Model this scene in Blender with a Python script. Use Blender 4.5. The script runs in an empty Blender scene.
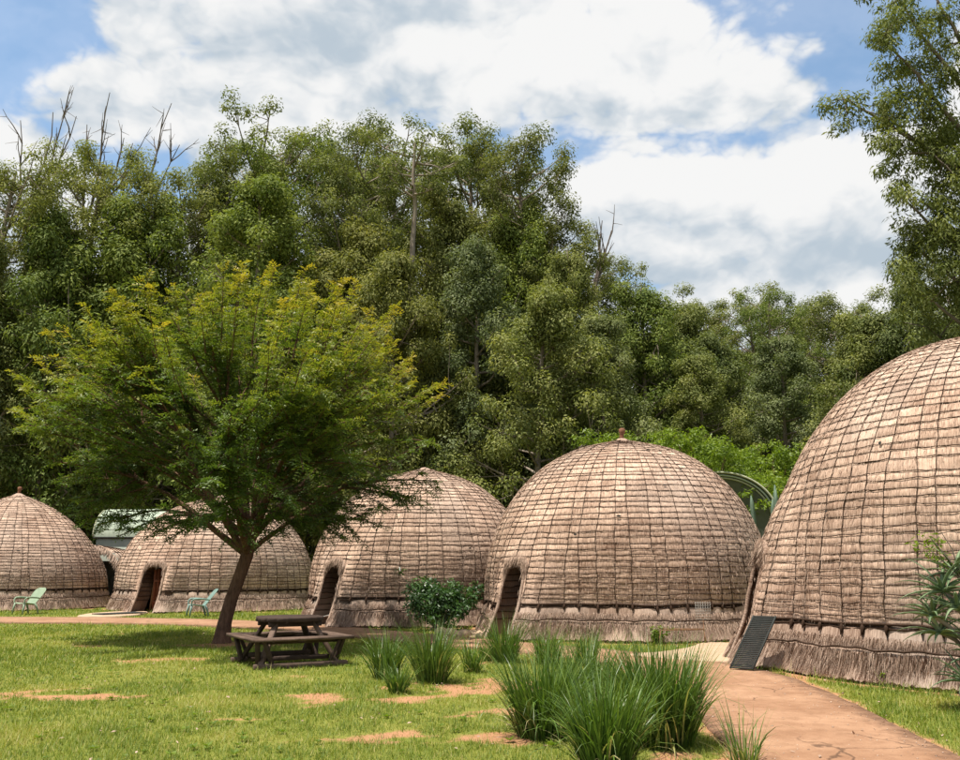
import bpy, math, random
import numpy as np
from mathutils import Vector

sc = bpy.context.scene
R_ = math.radians
PI = math.pi

# ------------------------------------------------------------------ camera
cam_d = bpy.data.cameras.new('camera')
cam = bpy.data.objects.new('camera', cam_d)
sc.collection.objects.link(cam)
EYE = (0.0, 0.0, 1.55)
cam.location = EYE
cam.rotation_euler = (R_(90) + math.atan(188 / 900.0), 0, 0)
cam_d.sensor_fit = 'HORIZONTAL'
cam_d.sensor_width = 36
cam_d.lens = 36 * 900 / 960
cam_d.clip_start = 0.05
cam_d.clip_end = 5000
sc.camera = cam

# ------------------------------------------------------------------ light
SUN_EL, SUN_AZ = 73.0, 240.0          # azimuth clockwise from +Y
sd = bpy.data.lights.new('sun', 'SUN')
sd.energy = 5.0
sd.angle = R_(0.55)
sd.color = (1.0, 0.94, 0.84)
sun = bpy.data.objects.new('sun', sd)
sc.collection.objects.link(sun)
_d = Vector((math.sin(R_(SUN_AZ)) * math.cos(R_(SUN_EL)), math.cos(R_(SUN_AZ)) * math.cos(R_(SUN_EL)), math.sin(R_(SUN_EL))))
sun.rotation_euler = _d.to_track_quat('Z', 'Y').to_euler()
sun.location = _d * 60

sc.view_settings.view_transform = 'Standard'
sc.view_settings.look = 'None'
sc.view_settings.gamma = 1
sc.view_settings.exposure = 0.76
sc.render.engine = 'CYCLES'
sc.cycles.max_bounces = 6
sc.cycles.diffuse_bounces = 3
sc.cycles.transmission_bounces = 4
sc.cycles.glossy_bounces = 2
sc.cycles.sample_clamp_indirect = 6

# ------------------------------------------------------------------ world: sky with cumulus
class NT:
    def __init__(s, tree):
        s.t = tree
        s.n = tree.nodes
        s.n.clear()
    def new(s, typ, **kw):
        nd = s.n.new(typ)
        for k, v in kw.items():
            setattr(nd, k, v)
        return nd
    def put(s, sock, v):
        if v is None:
            return
        if hasattr(v, 'is_linked'):
            s.t.links.new(v, sock)
        else:
            if hasattr(sock.default_value, '__len__') and not hasattr(v, '__len__'):
                v = (v,) * len(sock.default_value)
            if hasattr(v, '__len__') and len(v) == 3 and len(sock.default_value) == 4:
                v = tuple(v) + (1,)
            sock.default_value = v
    def math(s, op, a, b=None, c=None, clamp=False):
        nd = s.new('ShaderNodeMath', operation=op, use_clamp=clamp)
        for i, v in enumerate((a, b, c)):
            s.put(nd.inputs[i], v)
        return nd.outputs[0]
    def vmath(s, op, a, b=None):
        nd = s.new('ShaderNodeVectorMath', operation=op)
        s.put(nd.inputs[0], a)
        s.put(nd.inputs[1], b)
        return nd.outputs['Value'] if op in ('DOT_PRODUCT', 'LENGTH') else nd.outputs[0]
    def noise(s, vec, scale, detail=4, rough=0.5, dist=0.0):
        nd = s.new('ShaderNodeTexNoise')
        s.put(nd.inputs['Vector'], vec)
        nd.inputs['Scale'].default_value = scale
        nd.inputs['Detail'].default_value = detail
        nd.inputs['Roughness'].default_value = rough
        nd.inputs['Distortion'].default_value = dist
        return nd.outputs['Fac']
    def mapr(s, v, a, b, c=0.0, d=1.0, smooth=False):
        nd = s.new('ShaderNodeMapRange')
        nd.clamp = True
        if smooth:
            nd.interpolation_type = 'SMOOTHSTEP'
        for i, x in enumerate((v, a, b, c, d)):
            s.put(nd.inputs[i], x)
        return nd.outputs[0]
    def mix(s, f, a, b, blend='MIX'):
        nd = s.new('ShaderNodeMix', data_type='RGBA', blend_type=blend)
        s.put(nd.inputs[0], f)
        s.put(nd.inputs[6], a)
        s.put(nd.inputs[7], b)
        return nd.outputs[2]
    def attr(s, name, out='Fac'):
        return s.new('ShaderNodeAttribute', attribute_name=name).outputs[out]
    def bump(s, h, strength, dist):
        nd = s.new('ShaderNodeBump')
        nd.inputs['Strength'].default_value = strength
        nd.inputs['Distance'].default_value = dist
        s.put(nd.inputs['Height'], h)
        return nd.outputs[0]
    def bsdf(s, col, rough=0.8, nrm=None, spec=0.3, metal=0.0):
        nd = s.new('ShaderNodeBsdfPrincipled')
        s.put(nd.inputs['Base Color'], col)
        s.put(nd.inputs['Roughness'], rough)
        nd.inputs['Metallic'].default_value = metal
        nd.inputs['Specular IOR Level'].default_value = spec
        if nrm is not None:
            s.put(nd.inputs['Normal'], nrm)
        return nd.outputs[0]
    def out(s, sh):
        o = s.new('ShaderNodeOutputMaterial')
        s.t.links.new(sh, o.inputs['Surface'])

world = bpy.data.worlds.new('World')
sc.world = world
world.use_nodes = True
w = NT(world.node_tree)
sky = w.new('ShaderNodeTexSky', sky_type='NISHITA')
sky.sun_disc = False
sky.sun_elevation = R_(SUN_EL)
sky.sun_rotation = R_(SUN_AZ)
sky.air_density = 1.0
sky.dust_density = 1.2
sky.ozone_density = 0.7
bg1 = w.new('ShaderNodeBackground')
w.put(bg1.inputs[0], w.mix(1.0, sky.outputs[0], (0.80, 1.0, 1.05), 'MULTIPLY'))
bg1.inputs[1].default_value = 0.115
dirv = w.vmath('NORMALIZE', w.new('ShaderNodeTexCoord').outputs['Generated'])
warp = w.vmath('ADD', w.vmath('MULTIPLY', dirv, (1, 1, 1.5)), (3.1, 0.4, 1.7))
def puffs(vec, scale):
    """billowed turbulence: rounded lobes with creases between them"""
    tot = None
    amp = 1.0
    for k in range(5):
        n_ = w.noise(w.vmath('ADD', vec, (1.7 * k, 0.9 * k, 2.3 * k)), scale * 2.05 ** k, 0, 0.5)
        b_ = w.math('MULTIPLY', w.math('ABSOLUTE', w.math('MULTIPLY', w.math('SUBTRACT', n_, 0.5), 2.0)), amp)
        tot = b_ if tot is None else w.math('ADD', tot, b_)
        amp *= 0.56
    return tot
wob = w.new('ShaderNodeTexNoise')
w.put(wob.inputs['Vector'], warp)
wob.inputs['Scale'].default_value = 7.0
wob.inputs['Detail'].default_value = 6
wv = w.vmath('ADD', warp, w.vmath('MULTIPLY', w.vmath('SUBTRACT', wob.outputs['Color'], (0.5, 0.5, 0.5)), (0.07, 0.07, 0.07)))
n_big = w.noise(warp, 2.1, 3, 0.5)
n_fine = w.noise(warp, 5.5, 12, 0.60)
pf = puffs(wv, 4.6)
dens = w.math('ADD', w.math('MULTIPLY', n_big, 0.62), w.math('MULTIPLY', n_fine, 0.34))
dens = w.math('ADD', dens, w.math('MULTIPLY', w.math('SUBTRACT', pf, 0.45), 0.30))
# broad gaps of open blue between the cumulus banks (direction, radius, depth)
for (hx, hy, hz, rad, dep) in [(-0.49, 0.70, 0.545, 0.135, 0.34), (0.315, 0.74, 0.56, 0.105, 0.27), (0.40, 0.79, 0.45, 0.06, 0.15),
                               (-0.33, 0.85, 0.40, 0.055, 0.16), (0.8, -0.3, 0.52, 0.5, 0.3), (-0.7, -0.5, 0.6, 0.45, 0.25)]:
    v = Vector((hx, hy, hz)).normalized()
    dist = w.vmath('LENGTH', w.vmath('SUBTRACT', dirv, tuple(v)))
    dens = w.math('SUBTRACT', dens, w.mapr(dist, rad * 0.25, rad * 1.5, dep, 0.0, True))
cmask = w.mapr(dens, 0.295, 0.39, 0.22, 1, True)
relief = w.math('SUBTRACT', pf, puffs(w.vmath('ADD', wv, (-0.012, -0.008, 0.040)), 4.6))
sh2 = w.noise(w.vmath('ADD', warp, (5, 1, 0)), 2.4, 4, 0.5)
sh3 = w.noise(w.vmath('ADD', warp, (2, 7, 0)), 9, 8, 0.6)
sm = w.math('ADD', w.math('MULTIPLY', relief, 1.35), w.math('MULTIPLY', w.math('SUBTRACT', sh2, 0.5), 1.5))
sm = w.math('ADD', sm, w.math('MULTIPLY', w.math('SUBTRACT', sh3, 0.5), 0.7))
shade = w.mapr(w.math('ADD', sm, 0.60), -0.1, 1.0, 0, 1, True)
ccol = w.mix(shade, (0.50, 0.585, 0.665), (0.92, 0.92, 0.915))
bg2 = w.new('ShaderNodeBackground')
w.put(bg2.inputs[0], ccol)
bg2.inputs[1].default_value = 0.595
ms = w.new('ShaderNodeMixShader')
w.put(ms.inputs[0], cmask)
world.node_tree.links.new(bg1.outputs[0], ms.inputs[1])
world.node_tree.links.new(bg2.outputs[0], ms.inputs[2])
wo = w.new('ShaderNodeOutputWorld')
world.node_tree.links.new(ms.outputs[0], wo.inputs[0])

# ------------------------------------------------------------------ mesh helpers
COL = sc.collection

def mesh_np(name, V, faces, mat=None, attrs=None, smooth=False):
    """faces: list of int arrays (m,k)"""
    V = np.asarray(V, dtype=np.float32).reshape(-1, 3)
    if not isinstance(faces, list):
        faces = [faces]
    faces = [np.asarray(f, dtype=np.int32) for f in faces if len(f)]
    me = bpy.data.meshes.new(name)
    me.vertices.add(len(V))
    me.vertices.foreach_set('co', V.ravel())
    idx = np.concatenate([f.ravel() for f in faces]) if faces else np.zeros(0, np.int32)
    tot = np.concatenate([np.full(len(f), f.shape[1], np.int32) for f in faces]) if faces else np.zeros(0, np.int32)
    st = np.concatenate([[0], np.cumsum(tot)[:-1]]).astype(np.int32) if len(tot) else np.zeros(0, np.int32)
    me.loops.add(len(idx))
    me.loops.foreach_set('vertex_index', idx)
    me.polygons.add(len(tot))
    me.polygons.foreach_set('loop_start', st)
    me.polygons.foreach_set('loop_total', tot)
    if smooth:
        me.polygons.foreach_set('use_smooth', np.ones(len(tot), dtype=bool))
    for k, a in (attrs or {}).items():
        a = np.asarray(a, dtype=np.float32)
        if a.ndim == 2:
            at = me.attributes.new(k, 'FLOAT_VECTOR', 'POINT')
            at.data.foreach_set('vector', a.ravel())
        else:
            at = me.attributes.new(k, 'FLOAT', 'POINT')
            at.data.foreach_set('value', a)
    me.update(calc_edges=True)
    me.validate()
    if mat is not None:
        me.materials.append(mat)
    return me

def obj(name, me, parent=None):
    o = bpy.data.objects.new(name, me)
    COL.objects.link(o)
    if parent is not None:
        o.parent = parent
    return o

def thing(name, label, cat, loc=(0, 0, 0), rz=0.0, group=None):
    o = bpy.data.objects.new(name, None)
    o.empty_display_size = 0.3
    COL.objects.link(o)
    o.location = loc
    o.rotation_euler = (0, 0, rz)
    tag(o, label, cat, group)
    return o

def tag(o, label=None, cat=None, group=None, kind=None):
    if label:
        o['label'] = label
    if cat:
        o['category'] = cat
    if group:
        o['group'] = group
    if kind:
        o['kind'] = kind
    return o

class MB:
    """collects shapes into one mesh"""
    def __init__(s):
        s.V = []
        s.F = {}
        s.n = 0
        s.A = {}
    def add(s, V, F, **attrs):
        V = np.asarray(V, float).reshape(-1, 3)
        F = np.asarray(F, int)
        if len(F):
            s.F.setdefault(F.shape[1], []).append(F + s.n)
        s.V.append(V)
        s.n += len(V)
        for k, a in attrs.items():
            s.A.setdefault(k, []).append(np.broadcast_to(np.asarray(a, float), (len(V),) if np.ndim(a) < 2 else np.shape(a)))
        return s
    def box(s, c, size, rot=None, bev=0.0, **attrs):
        """box, optionally chamfered on all edges, rot: 3x3 matrix"""
        hx, hy, hz = [q / 2 for q in size]
        if bev <= 0:
            V = np.array([[x, y, z] for x in (-hx, hx) for y in (-hy, hy) for z in (-hz, hz)])
            F = np.array([[0, 1, 3, 2], [4, 6, 7, 5], [0, 4, 5, 1], [2, 3, 7, 6], [0, 2, 6, 4], [1, 5, 7, 3]])
            quads, tris = F, None
        else:
            b = min(bev, hx * .9, hy * .9, hz * .9)
            V = []
            ids = {}
            for x in (-1, 1):
                for y in (-1, 1):
                    for z in (-1, 1):
                        for ax in range(3):
                            p = [x * (hx - b), y * (hy - b), z * (hz - b)]
                            p[ax] = (x, y, z)[ax] * (hx, hy, hz)[ax]
                            ids[(x, y, z, ax)] = len(V)
                            V.append(p)
            V = np.array(V)
            Q = []
            for ax in range(3):
                o1, o2 = (ax + 1) % 3, (ax + 2) % 3
                for sg in (-1, 1):
                    q = []
                    for a, b2 in ((-1, -1), (1, -1), (1, 1), (-1, 1)):
                        t = [0, 0, 0]
                        t[ax] = sg
                        t[o1] = a
                        t[o2] = b2
                        q.append(ids[(t[0], t[1], t[2], ax)])
                    Q.append(q if sg > 0 else q[::-1])
                for a in (-1, 1):
                    for b2 in (-1, 1):
                        t1 = [0, 0, 0]
                        t1[o1] = a
                        t1[o2] = b2
                        lo, hi = list(t1), list(t1)
                        lo[ax] = -1
                        hi[ax] = 1
                        q = [ids[(*lo, o1)], ids[(*hi, o1)], ids[(*hi, o2)], ids[(*lo, o2)]]
                        Q.append(q if a * b2 < 0 else q[::-1])
            T = []
            for x in (-1, 1):
                for y in (-1, 1):
                    for z in (-1, 1):
                        t = [ids[(x, y, z, k)] for k in range(3)]
                        T.append(t if x * y * z > 0 else t[::-1])
            quads, tris = np.array(Q), np.array(T)
        if rot is not None:
            V = V @ np.asarray(rot).T
        V = V + np.asarray(c)
        n0 = s.n
        s.add(V, quads, **attrs)
        if tris is not None:
            s.F.setdefault(3, []).append(tris + n0)
        return s
    def bar(s, a, b, w, t, up=(0, 0, 1), bev=0.0, **attrs):
        a, b = np.asarray(a, float), np.asarray(b, float)
        d = b - a
        L = np.linalg.norm(d)
        d /= L
        u = np.asarray(up, float)
        if abs(d @ u) > 0.98:
            u = np.array([1.0, 0, 0])
        sx = np.cross(u, d)
        sx /= np.linalg.norm(sx)
        sz = np.cross(d, sx)
        return s.box((a + b) / 2, (w, L, t), np.stack([sx, d, sz], 1), bev, **attrs)
    def tube(s, pts, rad, sides=6, cap=True, **attrs):
        V, F = tube(pts, rad, sides)
        s.add(V, F, **attrs)
        if cap:
            n = len(V)
            s.F.setdefault(sides, []).append(np.array([list(range(sides))[::-1], list(range(n - sides, n))]) + s.n - n)
        return s
    def mesh(s, name, mat, smooth=False):
        return mesh_np(name, np.concatenate(s.V), [np.concatenate(f) for f in s.F.values()], mat,
                       {k: np.concatenate(a) for k, a in s.A.items()}, smooth)
    def build(s, name, mat, parent=None, smooth=False):
        return obj(name, s.mesh(name, mat, smooth), parent)

def tube(pts, rad, sides=6):
    P = np.asarray(pts, float)
    n = len(P)
    rad = np.broadcast_to(np.asarray(rad, float), (n,))
    T = np.gradient(P, axis=0)
    T /= np.linalg.norm(T, axis=1, keepdims=True) + 1e-9
    m = T.mean(0)
    ref = np.eye(3)[np.argmin(np.abs(m))]
    A = np.cross(T, ref)
    A /= np.linalg.norm(A, axis=1, keepdims=True) + 1e-9
    B = np.cross(T, A)
    an = np.arange(sides) * 2 * PI / sides
    V = P[:, None, :] + rad[:, None, None] * (np.cos(an)[None, :, None] * A[:, None, :] + np.sin(an)[None, :, None] * B[:, None, :])
    i = np.arange(n - 1)[:, None]
    j = np.arange(sides)[None, :]
    k = (j + 1) % sides
    F = np.stack([i * sides + j, i * sides + k, (i + 1) * sides + k, (i + 1) * sides + j], -1).reshape(-1, 4)
    return V.reshape(-1, 3), F

def grid_faces(nr, nc, closed=False):
    i = np.arange(nr - 1)[:, None]
    j = np.arange(nc if closed else nc - 1)[None, :]
    k = (j + 1) % nc
    return np.stack([i * nc + j, i * nc + k, (i + 1) * nc + k, (i + 1) * nc + j], -1).reshape(-1, 4)

def unit(v):
    return v / (np.linalg.norm(v, axis=-1, keepdims=True) + 1e-9)

def leaf_quads(cen, axis, nrm_hint, L, W, fold=0.0):
    """rhombic leaves: cen (n,3) base points, axis (n,3) unit, sizes (n,) -> V, F"""
    side = np.cross(axis, nrm_hint)
    side /= np.linalg.norm(side, axis=1, keepdims=True) + 1e-9
    up = np.cross(side, axis)
    a = cen
    b = cen + axis * (L * .45)[:, None] + side * (W / 2)[:, None] + up * (fold * W)[:, None]
    c = cen + axis * L[:, None]
    d = cen + axis * (L * .45)[:, None] - side * (W / 2)[:, None] + up * (fold * W)[:, None]
    V = np.stack([a, b, c, d], 1).reshape(-1, 3)
    F = np.arange(len(cen) * 4).reshape(-1, 4)
    return V, F

_lat = np.random.default_rng(5).random((256, 256))
def vnoise(x, y):
    xi, yi = np.floor(x).astype(int), np.floor(y).astype(int)
    fx, fy = x - xi, y - yi
    fx, fy = fx * fx * (3 - 2 * fx), fy * fy * (3 - 2 * fy)
    g = lambda a, b: _lat[a % 256, b % 256]
    return (g(xi, yi) * (1 - fx) + g(xi + 1, yi) * fx) * (1 - fy) + (g(xi, yi + 1) * (1 - fx) + g(xi + 1, yi + 1) * fx) * fy
def fbm(x, y, o=4):
    r, a, t = 0, 0.5, 0
    for k in range(o):
        r = r + a * vnoise(x * 2 ** k + 17.3 * k, y * 2 ** k + 5.1 * k)
        t += a
        a *= 0.55
    return r / t
def sstep(a, b, x):
    t = np.clip((x - a) / (b - a), 0, 1)
    return t * t * (3 - 2 * t)

# ------------------------------------------------------------------ materials
def mat(name):
    m = bpy.data.materials.new(name)
    m.use_nodes = True
    return m, NT(m.node_tree)

def m_thatch(name, light, dark, bump=0.9):
    m, t = mat(name)
    pat = t.attr('pat', 'Vector')
    fib = t.noise(t.vmath('MULTIPLY', pat, (90, 5.0, 3)), 1.0, 5, 0.75)
    fib2 = t.noise(t.vmath('MULTIPLY', pat, (42, 4.5, 3)), 1.0, 4, 0.65)
    glob = t.new('ShaderNodeTexCoord').outputs['Object']
    blot = t.noise(glob, 1.1, 5, 0.65)
    big = t.noise(t.vmath('ADD', glob, (7, 3, 1)), 0.42, 3, 0.5)
    tone = t.attr('tone')
    f = t.math('ADD', t.math('MULTIPLY', fib, 0.85), t.math('MULTIPLY', fib2, 0.75))
    f = t.math('ADD', f, t.math('MULTIPLY', t.math('SUBTRACT', blot, 0.5), 0.6))
    f = t.math('ADD', f, t.math('MULTIPLY', t.math('SUBTRACT', tone, 0.5), 0.40))
    col = t.mix(t.mapr(f, 0.58, 1.04), dark, light)
    # silver weathering and brown damp stains
    col = t.mix(t.mapr(big, 0.48, 0.68, 0, 0.42), col, (0.40, 0.335, 0.285))
    st = t.noise(t.vmath('MULTIPLY', glob, (2.3, 2.3, 0.7)), 1.0, 4, 0.6)
    col = t.mix(t.mapr(st, 0.56, 0.74, 0, 0.5), col, (0.16, 0.098, 0.066))
    h = t.math('ADD', fib, t.math('MULTIPLY', fib2, 0.6))
    t.out(t.bsdf(col, 0.92, t.bump(h, bump, 0.012), 0.12))
    return m

M = {}
M['thatch'] = m_thatch('thatch', (0.69, 0.497, 0.378), (0.19, 0.112, 0.076), 0.7)
M['skirt'] = m_thatch('skirt_thatch', (0.56, 0.41, 0.318), (0.145, 0.086, 0.060), 0.8)
M['reveal'] = m_thatch('shaded_thatch', (0.22, 0.125, 0.075), (0.06, 0.030, 0.018), 0.7)  # less bleached jamb thatch, darkened further to put doorway shade into the colour
M['core'] = m_thatch('under_thatch', (0.16, 0.10, 0.07), (0.05, 0.03, 0.02))

m, t = mat('rope')
n = t.noise(t.new('ShaderNodeTexCoord').outputs['Object'], 30, 3, 0.6)
t.out(t.bsdf(t.mix(n, (0.018, 0.011, 0.007), (0.065, 0.038, 0.025)), 0.9, None, 0.1))
M['rope'] = m

m, t = mat('straw')
col = t.mix(t.attr('tone'), (0.19, 0.118, 0.082), (0.62, 0.47, 0.37))
t.out(t.bsdf(col, 0.85, None, 0.15))
M['straw'] = m

def m_wood(name, a, b, scale=(3, 40, 40), rough=0.8, spec=0.2, bd=0.01):
    m, t = mat(name)
    v = t.new('ShaderNodeTexCoord').outputs['Object']
    n1 = t.noise(t.vmath('MULTIPLY', v, scale), 1.0, 5, 0.65, 0.6)
    n2 = t.noise(v, 4, 3, 0.5)
    f = t.mapr(t.math('ADD', t.math('MULTIPLY', n1, 0.7), t.math('MULTIPLY', n2, 0.4)), 0.3, 0.8)
    t.out(t.bsdf(t.mix(f, a, b), rough, t.bump(n1, 0.8, bd), spec))
    return m
M['door_wood'] = m_wood('door_wood', (0.11, 0.032, 0.014), (0.25, 0.085, 0.035), (30, 30, 3), 0.55, 0.4)
M['pole_wood'] = m_wood('pole_wood', (0.13, 0.065, 0.03), (0.30, 0.17, 0.085), (30, 30, 4))
M['table_wood'] = m_wood('table_wood', (0.024, 0.015, 0.012), (0.075, 0.050, 0.038), (9, 9, 9))
M['table_wood_red'] = m_wood('weathered_plank', (0.060, 0.038, 0.028), (0.165, 0.110, 0.082), (8, 8, 8))
M['bark'] = m_wood('bark', (0.035, 0.020, 0.014), (0.20, 0.115, 0.078), (16, 16, 3.5), 0.95, 0.05, 0.05)
M['bark_pale'] = m_wood('pale_bark', (0.11, 0.085, 0.065), (0.34, 0.285, 0.235), (5, 5, 0.7), 0.9, 0.1)
M['bark_dead'] = m_wood('dead_bark', (0.07, 0.055, 0.045), (0.20, 0.165, 0.14), (6, 6, 2), 0.9, 0.05)

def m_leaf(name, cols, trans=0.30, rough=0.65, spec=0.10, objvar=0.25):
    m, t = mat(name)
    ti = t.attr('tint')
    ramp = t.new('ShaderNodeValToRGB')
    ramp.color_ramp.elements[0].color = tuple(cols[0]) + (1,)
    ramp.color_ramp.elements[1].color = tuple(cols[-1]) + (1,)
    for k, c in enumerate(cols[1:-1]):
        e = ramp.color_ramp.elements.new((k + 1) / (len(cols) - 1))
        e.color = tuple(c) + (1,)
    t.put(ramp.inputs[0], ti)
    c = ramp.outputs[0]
    rnd = t.new('ShaderNodeObjectInfo').outputs['Random']
    c = t.mix(1.0, c, t.mix(rnd, (1 - objvar * 1.2, 1 - objvar, 1 - objvar * .8), (1 + objvar * .5, 1 + objvar * .35, 1.0)), 'MULTIPLY')
    pr = t.bsdf(c, rough, None, spec)
    tr = t.new('ShaderNodeBsdfTranslucent')
    t.put(tr.inputs[0], t.mix(1.0, c, (1.25, 1.3, 0.6), 'MULTIPLY'))
    mx = t.new('ShaderNodeMixShader')
    mx.inputs[0].default_value = trans
    t.t.links.new(pr, mx.inputs[1])
    t.t.links.new(tr.outputs[0], mx.inputs[2])
    t.out(mx.outputs[0])
    return m
M['leaf_euc'] = m_leaf('gum_leaf', [(0.085, 0.110, 0.032), (0.195, 0.215, 0.072), (0.350, 0.345, 0.135)])
M['leaf_bright'] = m_leaf('gum_leaf_green', [(0.090, 0.132, 0.028), (0.205, 0.245, 0.058), (0.360, 0.370, 0.105)])
M['leaf_grey'] = m_leaf('gum_leaf_grey', [(0.088, 0.116, 0.046), (0.195, 0.222, 0.098), (0.345, 0.360, 0.190)])
M['leaf_brown'] = m_leaf('gum_leaf_brown', [(0.098, 0.114, 0.030), (0.220, 0.222, 0.066), (0.365, 0.335, 0.115)])
M['leaf_lawn'] = m_leaf('feathery_leaf', [(0.042, 0.082, 0.018), (0.100, 0.150, 0.022), (0.225, 0.235, 0.028), (0.38, 0.285, 0.034)], 0.38, 0.5, 0.3, 0.0)
M['leaf_lime'] = m_leaf('lime_leaf', [(0.085, 0.135, 0.012), (0.160, 0.225, 0.018), (0.26, 0.315, 0.03)], 0.4, 0.5, 0.3, 0.0)
M['leaf_shrub'] = m_leaf('shrub_leaf', [(0.020, 0.052, 0.014), (0.045, 0.105, 0.022), (0.095, 0.185, 0.04)], 0.25, 0.38, 0.5, 0.0)
M['leaf_strap'] = m_leaf('strap_leaf', [(0.036, 0.070, 0.013), (0.075, 0.140, 0.022), (0.160, 0.230, 0.042), (0.40, 0.34, 0.16)], 0.28, 0.40, 0.45, 0.1)
M['leaf_aloe'] = m_leaf('aloe_leaf', [(0.085, 0.140, 0.060), (0.150, 0.215, 0.100), (0.27, 0.33, 0.19)], 0.1, 0.42, 0.4, 0.0)
M['grass'] = m_leaf('lawn_blade', [(0.075, 0.120, 0.014), (0.155, 0.205, 0.024), (0.270, 0.285, 0.050), (0.42, 0.34, 0.14)], 0.3, 0.55, 0.25, 0.0)

# ground: soil with short turf between
m, t = mat('ground')
v = t.new('ShaderNodeTexCoord').outputs['Object']
n1 = t.noise(v, 22, 6, 0.7)
n2 = t.noise(v, 1.3, 4, 0.6)
n3 = t.noise(v, 90, 4, 0.7)
soil = t.mix(n1, (0.25, 0.115, 0.055), (0.46, 0.255, 0.140))
soil = t.mix(t.mapr(n3, 0.58, 0.75), soil, (0.55, 0.36, 0.23))
turf = t.mix(t.mapr(t.math('ADD', t.math('MULTIPLY', n1, 0.6), t.math('MULTIPLY', n3, 0.5)), 0.3, 0.8), (0.085, 0.105, 0.016), (0.225, 0.235, 0.045))
turf = t.mix(t.mapr(n2, 0.4, 0.7, 0, 0.5), turf, (0.26, 0.235, 0.060))
col = t.mix(t.mapr(t.math('ADD', t.attr('bare'), t.math('MULTIPLY', t.math('SUBTRACT', t.noise(v, 9, 6, 0.7), 0.5), 1.1)), 0.30, 0.70), turf, soil)
t.out(t.bsdf(col, 0.95, t.bump(t.math('ADD', n1, t.math('MULTIPLY', n3, 0.5)), 0.7, 0.03), 0.1))
M['ground'] = m

m, t = mat('path_concrete')
v = t.new('ShaderNodeTexCoord').outputs['Object']
n1 = t.noise(v, 1.1, 5, 0.6)
n2 = t.noise(v, 60, 5, 0.75)
n3 = t.noise(t.vmath('MULTIPLY', v, (1, 1, 1)), 7, 6, 0.7)
edge = t.attr('edge')
c = t.mix(t.mapr(n1, 0.35, 0.65), (0.235, 0.126, 0.072), (0.345, 0.205, 0.126))
c = t.mix(t.mapr(n3, 0.45, 0.75, 0, 0.55), c, (0.155, 0.078, 0.043))
c = t.mix(t.math('MULTIPLY', t.mapr(t.math('ADD', edge, t.math('MULTIPLY', t.math('SUBTRACT', n3, 0.5), 0.9)), 0.55, 1.0), 0.75), c, (0.085, 0.046, 0.028))
c = t.mix(t.mapr(n2, 0.60, 0.75, 0, 0.8), c, (0.53, 0.37, 0.25))
c = t.mix(t.mapr(t.noise(v, 170, 3, 0.7), 0.60, 0.72, 0, 0.7), c, (0.12, 0.07, 0.045))
vo = t.new('ShaderNodeTexVoronoi', feature='DISTANCE_TO_EDGE')
wn = t.new('ShaderNodeTexNoise')
t.put(wn.inputs['Vector'], v)
wn.inputs['Scale'].default_value = 2.2
wn.inputs['Detail'].default_value = 6
t.put(vo.inputs['Vector'], t.vmath('ADD', v, t.vmath('MULTIPLY', wn.outputs['Color'], (0.7, 0.7, 0))))
vo.inputs['Scale'].default_value = 0.62
crack = t.math('MULTIPLY', t.mapr(vo.outputs['Distance'], 0.002, 0.010, 1, 0), t.mapr(t.noise(v, 0.9, 3, 0.5), 0.48, 0.58))
c = t.mix(t.math('MULTIPLY', crack, 0.75), c, (0.07, 0.04, 0.025))
t.out(t.bsdf(c, 0.9, t.bump(t.math('SUBTRACT', t.math('ADD', n2, n3), crack), 0.5, 0.012), 0.15))
M['path'] = m

m, t = mat('apron_concrete')
v = t.new('ShaderNodeTexCoord').outputs['Object']
n1 = t.noise(v, 3, 5, 0.65)
n2 = t.noise(v, 70, 4, 0.7)
c = t.mix(n1, (0.30, 0.20, 0.125), (0.50, 0.37, 0.26))
c = t.mix(t.mapr(n2, 0.55, 0.75, 0, 0.5), c, (0.25, 0.16, 0.10))
t.out(t.bsdf(c, 0.9, t.bump(n2, 0.3, 0.008), 0.15))
M['apron'] = m

def m_plain(name, a, b, scale=6, rough=0.5, spec=0.4, bump=0.15, metal=0.0):
    m, t = mat(name)
    v = t.new('ShaderNodeTexCoord').outputs['Object']
    n1 = t.noise(v, scale, 5, 0.65)
    t.out(t.bsdf(t.mix(t.mapr(n1, 0.3, 0.7), a, b), t.mapr(n1, 0.3, 0.7, rough, min(1, rough + .2)), t.bump(n1, bump, 0.01), spec, metal))
    return m
M['roof_green'] = m_plain('roof_green_sheet', (0.30, 0.36, 0.28), (0.40, 0.45, 0.36), 2.5, 0.8, 0.15)
M['wall_grey'] = m_plain('grey_green_wall', (0.20, 0.225, 0.19), (0.29, 0.31, 0.265), 2, 0.8, 0.2)
M['wall_dark'] = m_plain('dark_grey_wall', (0.085, 0.095, 0.075), (0.12, 0.13, 0.105), 2, 0.8, 0.2)
M['trim_pale'] = m_plain('pale_edge', (0.30, 0.31, 0.20), (0.40, 0.40, 0.28), 5, 0.6)
M['red_sign'] = m_plain('red_sign', (0.50, 0.03, 0.025), (0.60, 0.05, 0.04), 3, 0.45)
M['dark'] = m_plain('dark_recess', (0.02, 0.02, 0.018), (0.035, 0.033, 0.03), 3, 0.9, 0.1)
M['plastic_a'] = m_plain('green_plastic', (0.175, 0.235, 0.155), (0.22, 0.285, 0.19), 5, 0.45, 0.4)
M['plastic_b'] = m_plain('blue_green_plastic', (0.125, 0.20, 0.175), (0.165, 0.245, 0.215), 5, 0.45, 0.4)
M['rubber'] = m_plain('black_rubber', (0.014, 0.017, 0.016), (0.035, 0.038, 0.035), 14, 0.7, 0.3)
M['mat_grey'] = m_plain('grey_mat', (0.30, 0.29, 0.27), (0.44, 0.42, 0.39), 10, 0.8, 0.2)
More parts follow.
